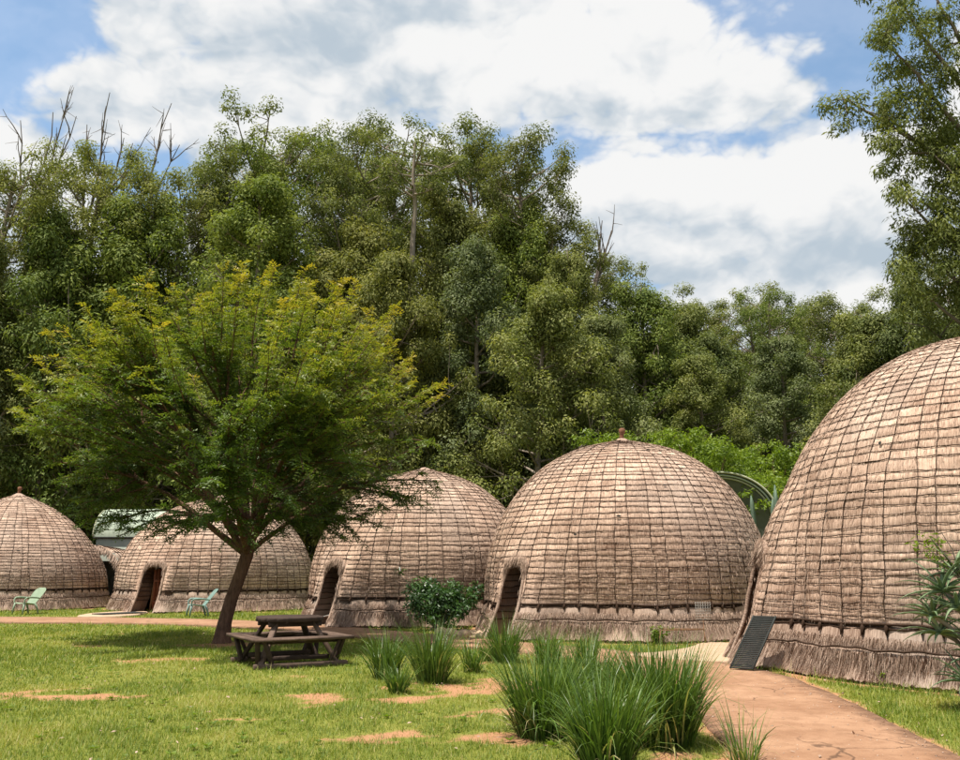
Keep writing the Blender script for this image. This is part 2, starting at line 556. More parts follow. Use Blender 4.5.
M['rust'] = m_plain('rusty_wire', (0.12, 0.055, 0.03), (0.26, 0.15, 0.085), 25, 0.8, 0.2)
M['wire'] = m_plain('grey_wire', (0.25, 0.23, 0.20), (0.36, 0.34, 0.31), 25, 0.6, 0.4)
M['cactus'] = m_plain('cactus_skin', (0.08, 0.13, 0.085), (0.14, 0.19, 0.13), 12, 0.6, 0.3)
M['finial'] = m_wood('finial_wood', (0.11, 0.045, 0.025), (0.25, 0.12, 0.07), (12, 12, 4))

# ------------------------------------------------------------------ layout of the ground
HUTS = [  # name, centre, radius, height, roundness, door azimuth (deg from +X, ccw), seed
    dict(c=(-18.86, 37.0), R=3.62, H=4.38, p=1.68, door=None, seed=1, knob=True,
         label='leftmost thatched beehive hut with a knob on top and a green chair in front'),
    dict(c=(-10.37, 36.4), R=3.72, H=4.25, p=2.05, door=252, seed=2, swing=62, hw=.40, knob=False,
         label='thatched beehive hut half hidden behind the lawn tree, its red-brown door ajar'),
    dict(c=(-1.72, 28.0), R=3.36, H=4.45, p=2.1, door=231, seed=3, hw=.30, knob=False,
         label='thatched beehive hut between the lawn tree and the round shrub, doorway beside picnic table'),
    dict(c=(3.70, 23.3), R=3.55, H=4.70, p=2.2, door=220, seed=4, hw=.31, knob=True,
         label='large central thatched beehive hut with wooden knob on its peak'),
    dict(c=(8.62, 14.9), R=3.78, H=5.35, p=2.15, door=170, zd=1.95, seed=5, knob=False,
         label='nearest and biggest thatched beehive hut, cut off by the right edge'),
]
PATH = np.array([(3.02, 2.0), (3.02, 6.0), (3.05, 8.0), (3.25, 10.0), (3.42, 12.0), (3.45, 13.8), (3.10, 15.4), (2.2, 16.9), (0.9, 18.4),
                 (-0.9, 20.3), (-2.9, 22.6), (-5.2, 25.0), (-8.0, 26.9), (-11.5, 27.8), (-15.0, 28.1), (-20.0, 28.2), (-32.0, 28.4)])
PW = np.array([.92, .92, .92, .95, 1.0, 1.02, 1.0, .9, .85, .9, 1.0, 1.1, 1.3, 1.5, 1.6, 1.6, 1.6])
def resample(P, W, step=0.25):
    d = np.concatenate([[0], np.cumsum(np.linalg.norm(np.diff(P, axis=0), axis=1))])
    # smooth with catmull-like repeated averaging of a fine linear sampling
    s = np.arange(0, d[-1], step)
    Q = np.stack([np.interp(s, d, P[:, 0]), np.interp(s, d, P[:, 1]), np.interp(s, d, W)], 1)
    for _ in range(14):
        Q[1:-1] = (Q[:-2] + 2 * Q[1:-1] + Q[2:]) / 4
    return Q, s
PQ, PS = resample(PATH, PW)
def path_dist(x, y):
    """signed distance to the path's edge (negative on the path)"""
    x, y = np.asarray(x, float), np.asarray(y, float)
    best = np.full(x.shape, 1e9)
    for k in range(0, len(PQ), 2):
        dd = np.hypot(x - PQ[k, 0], y - PQ[k, 1]) - PQ[k, 2]
        best = np.minimum(best, dd)
    return best
APRONS = [  # polygons of pale concrete at doorways
    [(3.95, 15.45), (4.75, 15.9), (5.05, 16.7), (5.3, 19.2), (4.7, 19.6), (4.1, 18.2), (3.3, 17.2), (2.55, 16.75), (3.2, 16.0)],
    [(-0.95, 22.0), (-0.55, 21.4), (0.2, 20.9), (0.75, 21.2), (0.9, 22.0), (0.3, 23.2), (-0.5, 22.9)],
    [(-5.6, 25.2), (-4.7, 24.9), (-4.0, 25.3), (-3.7, 26.0), (-4.5, 26.6), (-5.3, 26.3)],
    [(-12.9, 29.4), (-11.7, 29.35), (-11.2, 30.2), (-11.6, 32.8), (-12.6, 33.0), (-13.2, 31.6)],
]
def in_poly(x, y, poly):
    r = np.zeros(np.shape(x), bool)
    n = len(poly)
    for i in range(n):
        x1, y1 = poly[i]
        x2, y2 = poly[(i + 1) % n]
        c = ((y1 > y) != (y2 > y)) & (x < (x2 - x1) * (y - y1) / (y2 - y1 + 1e-12) + x1)
        r ^= c
    return r
BARE = [(-1.85, 11.35, .40, .42), (-5.15, 11.7, .75, .42), (-1.05, 11.2, .55, .34), (-0.55, 8.95, .52, .30), (0.25, 8.95, .55, .40),
        (-1.55, 8.75, .30, .28), (0.0, 10.4, .5, .30), (-5.2, 19.3, .95, .7), (-0.1, 12.0, .5, .4),
        (1.6, 9.2, .7, .6), (2.0, 7.6, .5, .9), (0.5, 12.4, .9, .7), (-0.75, 12.6, .8, .5)]
def bare_mask(x, y):
    n = fbm(x * 2.6, y * 2.6, 5)
    nf = fbm(x * 14, y * 14 + 9, 3)
    m = np.zeros(np.shape(x))
    for bx, by, rx, ry in BARE:
        d = np.hypot((x - bx) / rx, (y - by) / ry)
        m = np.maximum(m, .86 * (1 - sstep(0.45, 1.15, d + (n - 0.5) * 3.2 + (nf - .5) * 1.6)))
    m = np.maximum(m, sstep(0.72, 0.80, fbm(x * 0.8 + 40, y * 0.8, 5)) * 0.7)
    pd = path_dist(x, y)
    m = np.maximum(m, 1 - sstep(-0.02, 0.22, pd + (n - 0.5) * 0.4))
    for a in APRONS:
        m = np.maximum(m, in_poly(x, y, a) * 1.0)
    for h in HUTS:
        d = np.hypot(x - h['c'][0], y - h['c'][1]) - h['R'] - .42
        m = np.maximum(m, 1 - sstep(-0.05, 0.12, d + (n - 0.5) * 0.3))
    return np.clip(m, 0, 1)
def ground_z(x, y):
    return 0.03 * (fbm(np.asarray(x) * 0.35 + 9, np.asarray(y) * 0.35, 3) - 0.5) * sstep(0.1, 0.9, np.minimum(path_dist(x, y), 9))

gx = np.concatenate([[-2500, -600, -200, -90, -50, -32], np.arange(-24, 14.01, 0.16), [18, 26, 40, 70, 150, 500, 2500]])
gy = np.concatenate([[-800, -200, -60, -20, -5, 0, 2.5], np.arange(4, 34.01, 0.16), [36, 40, 46, 60, 90, 150, 400, 1200, 4000]])
GX, GY = np.meshgrid(gx, gy)
gz = np.where((np.abs(GX) < 26) & (GY < 36) & (GY > 2), ground_z(GX, GY), 0)
o = obj('ground', mesh_np('ground', np.stack([GX, GY, gz], -1).reshape(-1, 3), grid_faces(len(gy), len(gx)), M['ground'],
                          {'bare': bare_mask(GX, GY).ravel()}, True))
tag(o, kind='structure')

# the brown concrete path, one slab with worn, uneven edges
def build_path():
    n = len(PQ)
    tg = np.gradient(PQ[:, :2], axis=0)
    tg /= np.linalg.norm(tg, axis=1, keepdims=True)
    nr = np.stack([tg[:, 1], -tg[:, 0]], 1)
    cols = np.array([-1.0, -1.0, -0.97, -0.8, -0.5, 0, 0.5, 0.8, 0.97, 1.0, 1.0])
    zz = np.array([-0.03, 0.018, 0.028, 0.031, 0.033, 0.034, 0.033, 0.031, 0.028, 0.018, -0.03])
    V = np.zeros((n, len(cols), 3))
    wl = PQ[:, 2] + 0.10 * (fbm(PS * 1.3, PS * 0 + 3, 4) - .5) * 2 * .5
    wr = PQ[:, 2] + 0.12 * (fbm(PS * 1.7, PS * 0 + 8, 4) - .5)
    for k, c in enumerate(cols):
        wd = np.where(c < 0, wl, wr)
        V[:, k, :2] = PQ[:, :2] + nr * (c * wd)[:, None]
        V[:, k, 2] = zz[k]
    e = np.tile(np.abs(cols) ** 1.5, (n, 1))
    o = obj('path', mesh_np('path', V.reshape(-1, 3), grid_faces(n, len(cols))[:, ::-1], M['path'], {'edge': e.ravel()}, True))
    tag(o, kind='structure')
build_path()

def slab(name, poly, z0, z1, mtl, jag=0.03, seed=0):
    rng = np.random.default_rng(seed)
    P = np.array(poly, float)
    pts = []
    for i in range(len(P)):
        a, b = P[i], P[(i + 1) % len(P)]
        for k in range(6):
            pts.append(a + (b - a) * k / 6)
    pts = np.array(pts)
    for _ in range(4):
        pts = (np.roll(pts, 1, 0) + 2 * pts + np.roll(pts, -1, 0)) / 4
    pts += rng.normal(0, jag * .4, pts.shape)
    n = len(pts)
    c = pts.mean(0)
    inn = c + (pts - c) * 0.97
    V = np.concatenate([np.c_[pts, np.full(n, z0)], np.c_[pts, np.full(n, z1 - .012)], np.c_[inn, np.full(n, z1)], [[c[0], c[1], z1 + .004]]])
    i = np.arange(n)
    j = (i + 1) % n
    F = np.concatenate([np.stack([i, j, j + n, i + n], 1), np.stack([i + n, j + n, j + 2 * n, i + 2 * n], 1)])
    T = np.stack([i + 2 * n, j + 2 * n, np.full(n, 3 * n)], 1)
    return obj(name, mesh_np(name, V, [F, T], mtl))
for k, a in enumerate(APRONS):
    tag(slab('doorway_paving', a, -0.05, 0.045 + .004 * k, M['apron'], seed=k), kind='structure')

# ------------------------------------------------------------------ beehive huts
CAMP = np.array(EYE)
class Hut:
    def __init__(s, h):
        s.__dict__.update(h)
        s.cx, s.cy = h['c']
        s.rng = np.random.default_rng(h['seed'])
        s.zs = 0.78
        ph = np.linspace(0, PI / 2, 400)
        r = s.R * np.cos(ph) ** (2 / s.p)
        z = s.zs + (s.H - s.zs) * np.sin(ph) ** (2 / s.p)
        z = z + 0.10 * np.exp(-(r / 0.45) ** 2) - 0.0
        arc = np.concatenate([[0], np.cumsum(np.hypot(np.diff(r), np.diff(z)))])
        zn = np.linspace(0, s.zs, 40)[:-1]
        rn = s.R + 0.20 * (1 - zn / s.zs) ** 1.25
        s.ts = np.concatenate([zn - s.zs, arc])
        s.tr = np.concatenate([rn, r])
        s.tz = np.concatenate([zn, z])
        s.S = arc[-1]
        s.camaz = math.atan2(-s.cy, -s.cx)
        s.ta = R_(s.door) if s.door is not None else None
        s.ah = 0.20
        s.hw, s.zd = h.get('hw', 0.35), h.get('zd', 1.74)
        s.bx = s.rng.random(6) * 6
    def s_of_z(s, z):
        return np.interp(z, s.tz, s.ts)
    def dth(s, th):
        return (th - s.ta + PI) % (2 * PI) - PI
    def P(s, th, ss, off=0.0):
        th, ss = np.broadcast_arrays(np.asarray(th, float), np.asarray(ss, float))
        r = np.interp(ss, s.ts, s.tr)
        z = np.interp(ss, s.ts, s.tz)
        # a hand built dome is never quite round
        wob = 0.035 * np.sin(2 * th + s.bx[0]) + 0.025 * np.sin(3 * th + s.bx[1] + z) + 0.018 * np.sin(7 * th + s.bx[2] - 1.3 * z)
        r = r + wob * np.minimum(1, r / 1.5)
        if s.ta is not None:
            l = np.abs(s.dth(th) * s.R)
            g = 1 - sstep(0.50, 1.2, l)
            hg = np.clip(1 - z / 3.0, 0, 1) ** 1.1
            r = r + 0.58 * g * hg
        # offset along approximate outward normal
        e = 0.02
        r2 = np.interp(ss + e, s.ts, s.tr)
        z2 = np.interp(ss + e, s.ts, s.tz)
        r1 = np.interp(ss - e, s.ts, s.tr)
        z1 = np.interp(ss - e, s.ts, s.tz)
        dr, dz = r2 - r1, z2 - z1
        L = np.hypot(dr, dz) + 1e-9
        nr, nz = dz / L, -dr / L
        r = r + off * nr
        z = z + off * nz
        return np.stack([r * np.cos(th), r * np.sin(th), z], -1)
    def inside(s, th, ss, grow=0.0):
        if s.ta is None:
            return np.zeros(np.broadcast(th, ss).shape, bool)
        z = np.interp(ss, s.ts, s.tz)
        l = np.abs(s.dth(th) * s.R)
        top = s.zd + grow
        arch = np.clip((z - (top - s.ah)) / s.ah, 0, 1)
        hw = (s.hw + grow) * np.sqrt(np.clip(1 - arch ** 2.4, 0, 1))
        return (l < hw) & (z < top)

def in_frame(p):
    d = p - CAMP
    return d[..., 0] / np.maximum(d[..., 1], .1) < 0.60

def build_hut(h):
    s = Hut(h)
    rng = s.rng
    root = thing('beehive_hut', h['label'], 'hut', (s.cx, s.cy, 0), 0, 'row of thatched beehive huts')
    near = math.hypot(s.cx, s.cy)
    N = int(round(2 * PI * s.R / 0.405 / 4)) * 4
    vis0, vis1 = s.camaz - R_(128), s.camaz + R_(128)
    # rows
    rows = [0.0]
    while rows[-1] < s.S - 0.16:
        f = rows[-1] / s.S
        rows.append(rows[-1] + (0.108 + 0.045 * sstep(0.0, 0.45, f)) * rng.uniform(0.86, 1.14))
    rows = np.array(rows)
    J = len(rows)
    lev = np.ones(J, int)
    rr = np.interp(rows, s.ts, s.tr)
    lev[rr < s.R * 0.50] = 2
    lev[rr < s.R * 0.24] = 4
    # nodes
    i0, i1 = int(math.floor(vis0 / (2 * PI / N) / 4)) * 4, int(math.ceil(vis1 / (2 * PI / N) / 4)) * 4
    I = np.arange(i0, i1 + 1)
    base = I * 2 * PI / N
    jit = rng.normal(0, 0.13, len(I))
    th = np.zeros((J, len(I)))
    sv = np.zeros((J, len(I)))
    walk = np.zeros(len(I))
    swalk = np.zeros(len(I))
    for j in range(J):
        walk = walk * 0.93 + rng.normal(0, 0.032, len(I))
        rowwob = np.interp(np.arange(len(I)), np.arange(0, len(I) + 6, 6), rng.normal(0, 0.020, len(np.arange(0, len(I) + 6, 6))))
        th[j] = base + (jit + walk) * 2 * PI / N
        sv[j] = rows[j] + rng.normal(0, 0.008, len(I)) + rowwob * (0 if j == 0 else 1)
    sag = rng.uniform(0.0, 0.019, (J, len(I)))
    sag[0] *= 0.5
    def rowline(j, sub=4):
        st = lev[j]
        T, Sx = [], []
        for a in range(0, len(I) - st, st):
            for k in range(sub):
                u = k / sub
                T.append(th[j, a] * (1 - u) + th[j, a + st] * u)
                Sx.append(sv[j, a] * (1 - u) + sv[j, a + st] * u - sag[j, a] * 4 * u * (1 - u))
        T.append(th[j, len(I) - 1])
        Sx.append(sv[j, len(I) - 1])
        return np.array(T), np.array(Sx)
    # --- core wall
    ct = np.linspace(0, 2 * PI, 129)[:-1] + (s.ta or 0)
    cs = np.concatenate([np.linspace(-s.zs, s.S * 0.55, 40), np.linspace(s.S * 0.55, s.S - 0.02, 16)[1:]])
    CT, CS = np.meshgrid(ct, cs)
    V = s.P(CT, CS, -0.035)
    F = grid_faces(len(cs), len(ct), True)
    cen_t, cen_s = CT.ravel()[F[:, 0]] + PI / 128, CS.ravel()[F].mean(1)
    keep = ~s.inside(cen_t, cen_s, 0.0)
    pat = np.stack([CT * s.R, CS, CT * 0], -1).reshape(-1, 3)
    obj('wall', mesh_np('wall', V.reshape(-1, 3), F[keep], M['core'], {'pat': pat, 'tone': np.full(len(pat), .4)}, True), root)
    # --- thatch panels
    U, Vv = np.meshgrid(np.linspace(0, 1, 7), np.linspace(0, 1, 5))
    cells = []
    for j in range(J - 1):
        st = lev[j]
        for a in range(0, len(I) - st, st):
            cells.append((j, a, st))
    cells = np.array(cells)
    cj, ca, cst = cells.T
    C = len(cells)
    lerp = lambda A, B, f: A[:, None, None] * (1 - f) + B[:, None, None] * f
    tb = lerp(th[cj, ca], th[cj, ca + cst], U)
    tt = lerp(th[cj + 1, ca], th[cj + 1, ca + cst], U)
    TH = tb * (1 - Vv) + tt * Vv
    q = 4 * U * (1 - U)
    sb = lerp(sv[cj, ca], sv[cj, ca + cst], U) - sag[cj, ca][:, None, None] * q
    st_ = lerp(sv[cj + 1, ca], sv[cj + 1, ca + cst], U) - sag[cj + 1, ca][:, None, None] * q
    SS = sb * (1 - Vv) + st_ * Vv
    puff = rng.uniform(0.007, 0.014, C)[:, None, None]
    off = puff * np.sin(PI * np.clip(U, 0, 1)) ** 0.35 * np.sin(PI * np.clip(Vv, 0, 1) ** 0.75) ** 0.5 - 0.006 + rng.normal(0, .003, (C, 5, 7))
    lift = rng.normal(0, .003, C)[:, None, None]
    PV = s.P(TH, SS, off + lift)
    bare = rng.random((C, 5, 7)) * 0
    tone = np.clip(rng.normal(0.52, 0.11, C), 0.2, .8)[:, None, None] + bare
    cellseed = rng.random(C)[:, None, None] * 40
    PAT = np.stack([TH * s.R + cellseed, SS, cellseed + 0 * TH], -1)
    fq = grid_faces(5, 7)
    qt = TH.reshape(C, -1)[:, fq].mean(2)
    qs = SS.reshape(C, -1)[:, fq].mean(2)
    keep = ~s.inside(qt, qs, 0.02)
    # choose the panels that show largest
    wc = PV[:, 2, 3] + np.array([s.cx, s.cy, 0])
    d = np.linalg.norm(wc - CAMP, axis=1)
    e1 = PV[:, 2, 6] - PV[:, 2, 0]
    e2 = PV[:, 4, 3] - PV[:, 0, 3]
    nrm = np.cross(e1, e2)
    face = np.einsum('ij,ij->i', nrm, CAMP - wc) / d
    score = np.where(in_frame(wc) & keep.all(1), face / d ** 2, -1)
    pxs = np.sqrt(np.maximum(score, 0)) * 900
    order = np.argsort(-score)
    single = [c for c in order[:300] if pxs[c] > 8.6]
    joined = np.ones(C, bool)
    joined[single] = False
    for c in single:
        obj('thatch_panel', mesh_np('thatch_panel', PV[c].reshape(-1, 3), fq, M['thatch'],
                                    {'pat': PAT[c].reshape(-1, 3), 'tone': np.broadcast_to(tone[c], (5, 7)).ravel()}, True), root)
    jc = np.nonzero(joined)[0]
    V = PV[jc].reshape(-1, 3)
    F = (fq[None] + np.arange(len(jc))[:, None, None] * 35)[keep[jc]]
    o = obj('thatch', mesh_np('thatch', V, F, M['thatch'], {'pat': PAT[jc].reshape(-1, 3), 'tone': np.broadcast_to(tone[jc], (len(jc), 5, 7)).ravel()}, True), root)
    tag(o, kind='stuff')
    # --- ropes
    def rope(name, T, Sx, rad, sides=4, off=0.008, grow=0.05):
        ok = ~s.inside(T, Sx, grow)
        runs, cur = [], []
        for k in range(len(T)):
            if ok[k]:
                cur.append(k)
            else:
                if len(cur) > 2:
                    runs.append(cur)
                cur = []
        if len(cur) > 2:
            runs.append(cur)
        if not runs:
            return
        mb = MB()
        for r_ in runs:
            p = s.P(T[r_], Sx[r_], off)
            p += rng.normal(0, 0.0025, p.shape)
            mb.tube(p, rad * rng.uniform(.85, 1.15, len(r_)), sides, False)
        mb.build(name, M['rope'], root, True)
    for j in range(J):
        T, Sx = rowline(j)
        rope('ring_rope', T, Sx, (0.0062 if near < 18 else 0.0078) if j else 0.018, 5 if near < 24 else 4, 0.009 if j else 0.014)
    # a second thick rope just under the first, tying the skirt
    T, Sx = rowline(0)
    rope('ring_rope', T, Sx - 0.055 + 0.012 * np.sin(T * 31), 0.016, 5, 0.0)
    for a in range(len(I)):
        step = 4 if I[a] % 4 == 0 else (2 if I[a] % 2 == 0 else 1)
        js = [j for j in range(J) if lev[j] <= step]
        T, Sx = [], []
        for k in range(len(js) - 1):
            for u in (0, .5):
                T.append(th[js[k], a] * (1 - u) + th[js[k + 1], a] * u)
                Sx.append(sv[js[k], a] * (1 - u) + sv[js[k + 1], a] * u)
        rope('upright_rope', np.array(T), np.array(Sx), 0.0058 if near < 18 else .0068, 4, 0.006)
    # --- knots where the uprights meet the skirt
    mb = MB()
    for a in range(len(I)):
        if s.inside(th[0, a], -0.05, 0.1):
            continue
        c = s.P(th[0, a], sv[0, a] - 0.02, 0.012)
        dn = s.P(th[0, a], sv[0, a] - rng.uniform(.12, .20), 0.030)
        mb.tube([c + (c - dn) * .12, c * .75 + dn * .25, c * .4 + dn * .6, dn], [.022, .034, .022, .004], 6)
    o = mb.build('rope_knots', M['rope'], root)
    tag(o, kind='stuff')
    # --- skirt: upper tier of bundles, lower tier hanging to the ground
    sj = -0.34
    for a in range(len(I) - 1):
        u = np.array([0, .04, .10, .25, .5, .75, .90, .96, 1])
        v = np.array([0, .12, .28, .5, .75, .95, 1.0])
        UU, VV = np.meshgrid(u, v)
        t0, t1 = th[0, a], th[0, a + 1]
        nd_ = rng.uniform(.02, .07)
        bl_ = rng.uniform(.022, .042)
        T = t0 + (t1 - t0) * (UU + (0.5 - UU) * 0.05 * (1 - VV) ** 2)
        top = sv[0, a] * (1 - UU) + sv[0, a + 1] * UU - 0.05 - nd_ * np.abs(2 * UU - 1) ** 12
        low = sj + 0.012 * np.sin(T * 23) + rng.normal(0, .006, UU.shape) * (VV == 1)
        Sx = top * (1 - VV) + low * VV
        off = bl_ * (np.sin(PI * np.clip(UU, .02, .98)) ** 0.35) * (0.35 + 0.65 * np.sin(PI * np.clip(0.16 + 0.78 * VV, 0, 1)) ** .7) - 0.02 + rng.normal(0, .005, UU.shape)
        off = off - 0.03 * (VV > .99)
        V = s.P(T, Sx, off)
        F = grid_faces(len(v), len(u))[:, ::-1]
        k_ = ~s.inside(T.ravel()[F].mean(1), Sx.ravel()[F].mean(1), 0.02)
        if k_.sum() < len(k_) * .9:
            continue
        sd_ = rng.random() * 30
        obj('skirt_bundle', mesh_np('skirt_bundle', V.reshape(-1, 3), F[k_], M['skirt'],
            {'pat': np.stack([T * s.R + sd_, Sx, T * 0 + sd_], -1).reshape(-1, 3), 'tone': np.full(T.size, np.clip(rng.normal(.5, .15), 0, 1))}, True), root)
    nt = (len(I) - 1) * 10 + 1
    T = np.linspace(base[0], base[-1], nt)
    v = np.linspace(0, 1, 8)
    TT, VV = np.meshgrid(T, v)
    lump = fbm(TT * s.R * 3.2, VV * 0.6, 4)
    Sx = (sj + 0.03) * (1 - VV) + (-s.zs + 0.02 + rng.uniform(-.015, .03, nt)[None]) * VV
    off = 0.015 + 0.085 * lump * (0.3 + VV) - 0.03 * (VV == 0)
    V = s.P(TT, Sx, off)
    F = grid_faces(len(v), nt)[:, ::-1]
    k_ = ~s.inside(TT.ravel()[F].mean(1), Sx.ravel()[F].mean(1), 0.02)
    obj('lower_skirt', mesh_np('lower_skirt', V.reshape(-1, 3), F[k_], M['skirt'],
        {'pat': np.stack([TT * s.R, Sx, TT * 0], -1).reshape(-1, 3), 'tone': (0.2 + lump * .6).ravel()}, True), root)
    Tk = np.linspace(base[0], base[-1], (len(I) - 1) * 6)
    rope('skirt_rope', Tk, sj + 0.012 * np.sin(Tk * 23) + 0.008 * np.sin(Tk * 57), 0.015, 5, 0.066)
    # --- loose straw
    def straw(cnt, s0, s1, ln, wd, lift0, lift1, pw=1.0, name='loose_straw', tone0=.5):
        T = rng.uniform(s.camaz - R_(105), s.camaz + R_(105), cnt)
        f = rng.random(cnt) ** pw
        Sx = s0 + (s1 - s0) * f
        acc = rng.random(cnt) < np.clip(np.interp(Sx, s.ts, s.tr) / s.R, 0.05, 1)
        T, Sx = T[acc], Sx[acc]
        L = rng.uniform(*ln, len(T))
        ok = ~(s.inside(T, Sx, 0.03) | s.inside(T, Sx - L, .03))
        T, Sx, L = T[ok], Sx[ok], L[ok]
        n_ = len(T)
        rl = np.maximum(np.interp(Sx, s.ts, s.tr), .3)
        dt = rng.normal(0, .12, n_) * L / rl
        w_ = rng.uniform(*wd, n_) / rl / 2
        S2 = np.maximum(Sx - L, -s.zs + .01)
        a = s.P(T - w_, Sx, rng.uniform(*lift0, n_))
        b = s.P(T + w_, Sx, rng.uniform(*lift0, n_))
        c = s.P(T + dt, S2, rng.uniform(*lift1, n_))
        V = np.stack([a, b, c], 1).reshape(-1, 3)
        to = np.repeat(np.clip(rng.normal(tone0, .25, n_), 0, 1), 3)
        o = obj(name, mesh_np(name, V, np.arange(3 * n_).reshape(-1, 3), M['straw'], {'tone': to}), root)
        tag(o, kind='stuff')
    k = {5: 1.0, 4: .75, 3: .5, 2: .35, 1: .35}[h['seed']]
    wk = {5: 1.0, 4: 1.4, 3: 1.6, 2: 2, 1: 2}[h['seed']]
    straw(int(40000 * k), 0.02, s.S - .1, (0.04, 0.12), (0.0025 * wk, 0.005 * wk), (0.004, 0.022), (0.012, 0.036), 1, 'loose_straw', .56)
    straw(int(9000 * k), sj + .06, -0.17, (0.06, 0.14), (0.003 * wk, 0.005 * wk), (0.015, 0.04), (0.03, 0.06), 1, 'skirt_straw', .45)
    straw(int(20000 * k), -s.zs + .06, sj - .02, (0.10, 0.30), (0.003 * wk, 0.006 * wk), (0.03, 0.075), (0.04, 0.11), .8, 'skirt_straw', .45)
    # small dark holes pecked in the thatch
    mb = MB()
    for q_ in range(26):
        T0 = rng.uniform(s.camaz - 1.4, s.camaz + 1.4)
        S0 = rng.uniform(s.S * .15, s.S * .9)
        if s.inside(T0, S0, .25):
            continue
        wd_, hd_ = rng.uniform(.02, .055), rng.uniform(.015, .03)
        an = np.linspace(0, 2 * PI, 9)[:-1]
        ring = s.P(T0 + wd_ * np.cos(an) * rng.uniform(.7, 1.2, 8) / max(.4, np.interp(S0, s.ts, s.tr)), S0 + hd_ * np.sin(an), 0.040)
        cen = s.P(T0, S0, 0.034)
        mb.add(np.vstack([ring, cen[None]]), np.array([[i_, (i_ + 1) % 8, 8] for i_ in range(8)]))
    o = mb.build('thatch_hole', M['dark'], root)
    tag(o, kind='stuff')
    # --- crown cap
    mb = MB()
    rt = 0.30
    an = np.linspace(0, 2 * PI, 25)[:-1]
    zt = s.tz[-1]
    prof = [(0.42, zt - .20), (0.36, zt - .10), (0.22, zt - .02), (0.10, zt + .05), (0.0001, zt + .07)]
    V = np.array([[r_ * math.cos(x), r_ * math.sin(x), z_] for r_, z_ in prof for x in an])
    F = grid_faces(len(prof), 24, True)
    obj('crown_cap', mesh_np('crown_cap', V, F, M['skirt'], {'pat': np.c_[np.tile(an * .4, 5), V[:, 2], V[:, 2] * 0], 'tone': np.full(len(V), .5)}, True), root)
    if h['knob']:
        mb = MB()
        mb.tube([(0, 0, zt), (0, 0, zt + .10), (0, 0, zt + .16), (0.01, 0, zt + .21), (0.01, 0, zt + .30), (0.01, 0.0, zt + .33)],
                [.07, .06, .055, .08, .085, .03], 12)
        mb.build('finial', M['finial'], root, True)
    # --- doorway
    if s.ta is not None:
        d3 = np.array([math.cos(s.ta), math.sin(s.ta), 0])
        t3 = np.array([-math.sin(s.ta), math.cos(s.ta), 0])
        zz = np.linspace(0.0, s.zd - s.ah, 14)
        an = np.linspace(0, PI, 15)
        arc_l = np.sign(np.cos(an)) * np.abs(np.cos(an)) ** .84 * s.hw
        arc_z = s.zd - s.ah + s.ah * np.abs(np.sin(an)) ** .84
        L = np.concatenate([np.full(14, s.hw), arc_l[1:-1], np.full(14, -s.hw)])
        Z = np.concatenate([zz, arc_z[1:-1], zz[::-1]])
        thp = s.ta + L / s.R
        p = s.P(thp, s.s_of_z(Z), 0.0)
        # soft thatch edge, ragged with straw
        rad = 0.030 + 0.012 * rng.random(len(L)) + 0.03 * (Z > s.zd - .30)
        Vt, Ft = tube(p, rad, 8)
        sl = np.concatenate([[0], np.cumsum(np.linalg.norm(np.diff(p, axis=0), axis=1))])
        pat = np.stack([np.repeat(sl, 8), np.tile(np.arange(8) * .03, len(p)), np.zeros(len(Vt))], 1)
        obj('door_surround', mesh_np('door_surround', Vt, Ft, M['skirt'], {'pat': pat, 'tone': np.full(len(Vt), .45)}, True), root)
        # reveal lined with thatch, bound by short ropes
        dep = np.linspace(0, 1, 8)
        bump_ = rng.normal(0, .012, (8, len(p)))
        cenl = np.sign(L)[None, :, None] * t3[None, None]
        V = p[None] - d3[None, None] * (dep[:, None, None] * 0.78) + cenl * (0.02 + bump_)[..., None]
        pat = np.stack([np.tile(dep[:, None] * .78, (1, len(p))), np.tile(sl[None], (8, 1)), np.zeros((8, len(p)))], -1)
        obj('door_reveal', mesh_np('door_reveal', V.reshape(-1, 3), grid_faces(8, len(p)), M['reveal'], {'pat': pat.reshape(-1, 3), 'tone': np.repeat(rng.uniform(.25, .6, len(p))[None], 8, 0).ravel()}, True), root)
        for sg in (-1, 1):
            zr = .42
            while zr < s.zd - .3:
                thr = s.ta + sg * s.hw / s.R
                p0 = s.P(thr, s.s_of_z(zr), 0.01) - t3 * sg * .006
                mb = MB()
                mb.tube([p0, p0 - d3 * .26 + np.array([0, 0, rng.normal(0, .012)]), p0 - d3 * .5 + np.array([0, 0, rng.normal(0, .015)]), p0 - d3 * .76], .010, 4, False)
                mb.build('short_rope', M['rope'], root, True)
                zr += rng.uniform(.12, .17)
        # straw fringe under the hood and along the jambs
        nf = 1500
        kf = rng.random(nf)
        kf = np.where(rng.random(nf) < .7, .30 + .40 * kf, kf) * (len(p) - 1)
        i0_ = np.clip(kf.astype(int), 0, len(p) - 2)
        fr = (kf - i0_)[:, None]
        q0 = p[i0_] * (1 - fr) + p[i0_ + 1] * fr + d3 * rng.uniform(-.05, .07, nf)[:, None] + rng.normal(0, .02, (nf, 3))
        topk = (q0[:, 2] > s.zd - .34)
        q0[:, 2] += np.where(topk, rng.uniform(.0, .12, nf), 0)
        axf = unit(np.array([0, 0, -1.0]) + rng.normal(0, .13, (nf, 3)) + d3 * np.where(topk, .35, .05)[:, None])
        Vf, Ff = leaf_quads(q0, axf, unit(d3 + rng.normal(0, .5, (nf, 3))), np.where(topk, rng.uniform(.10, .24, nf), rng.uniform(.06, .14, nf)), rng.uniform(.006, .013, nf))
        o = obj('door_fringe', mesh_np('door_fringe', Vf, Ff, M['straw'], {'tone': np.repeat(np.clip(rng.normal(.38, .2, nf), 0, 1), 4)}), root)
        tag(o, kind='stuff')
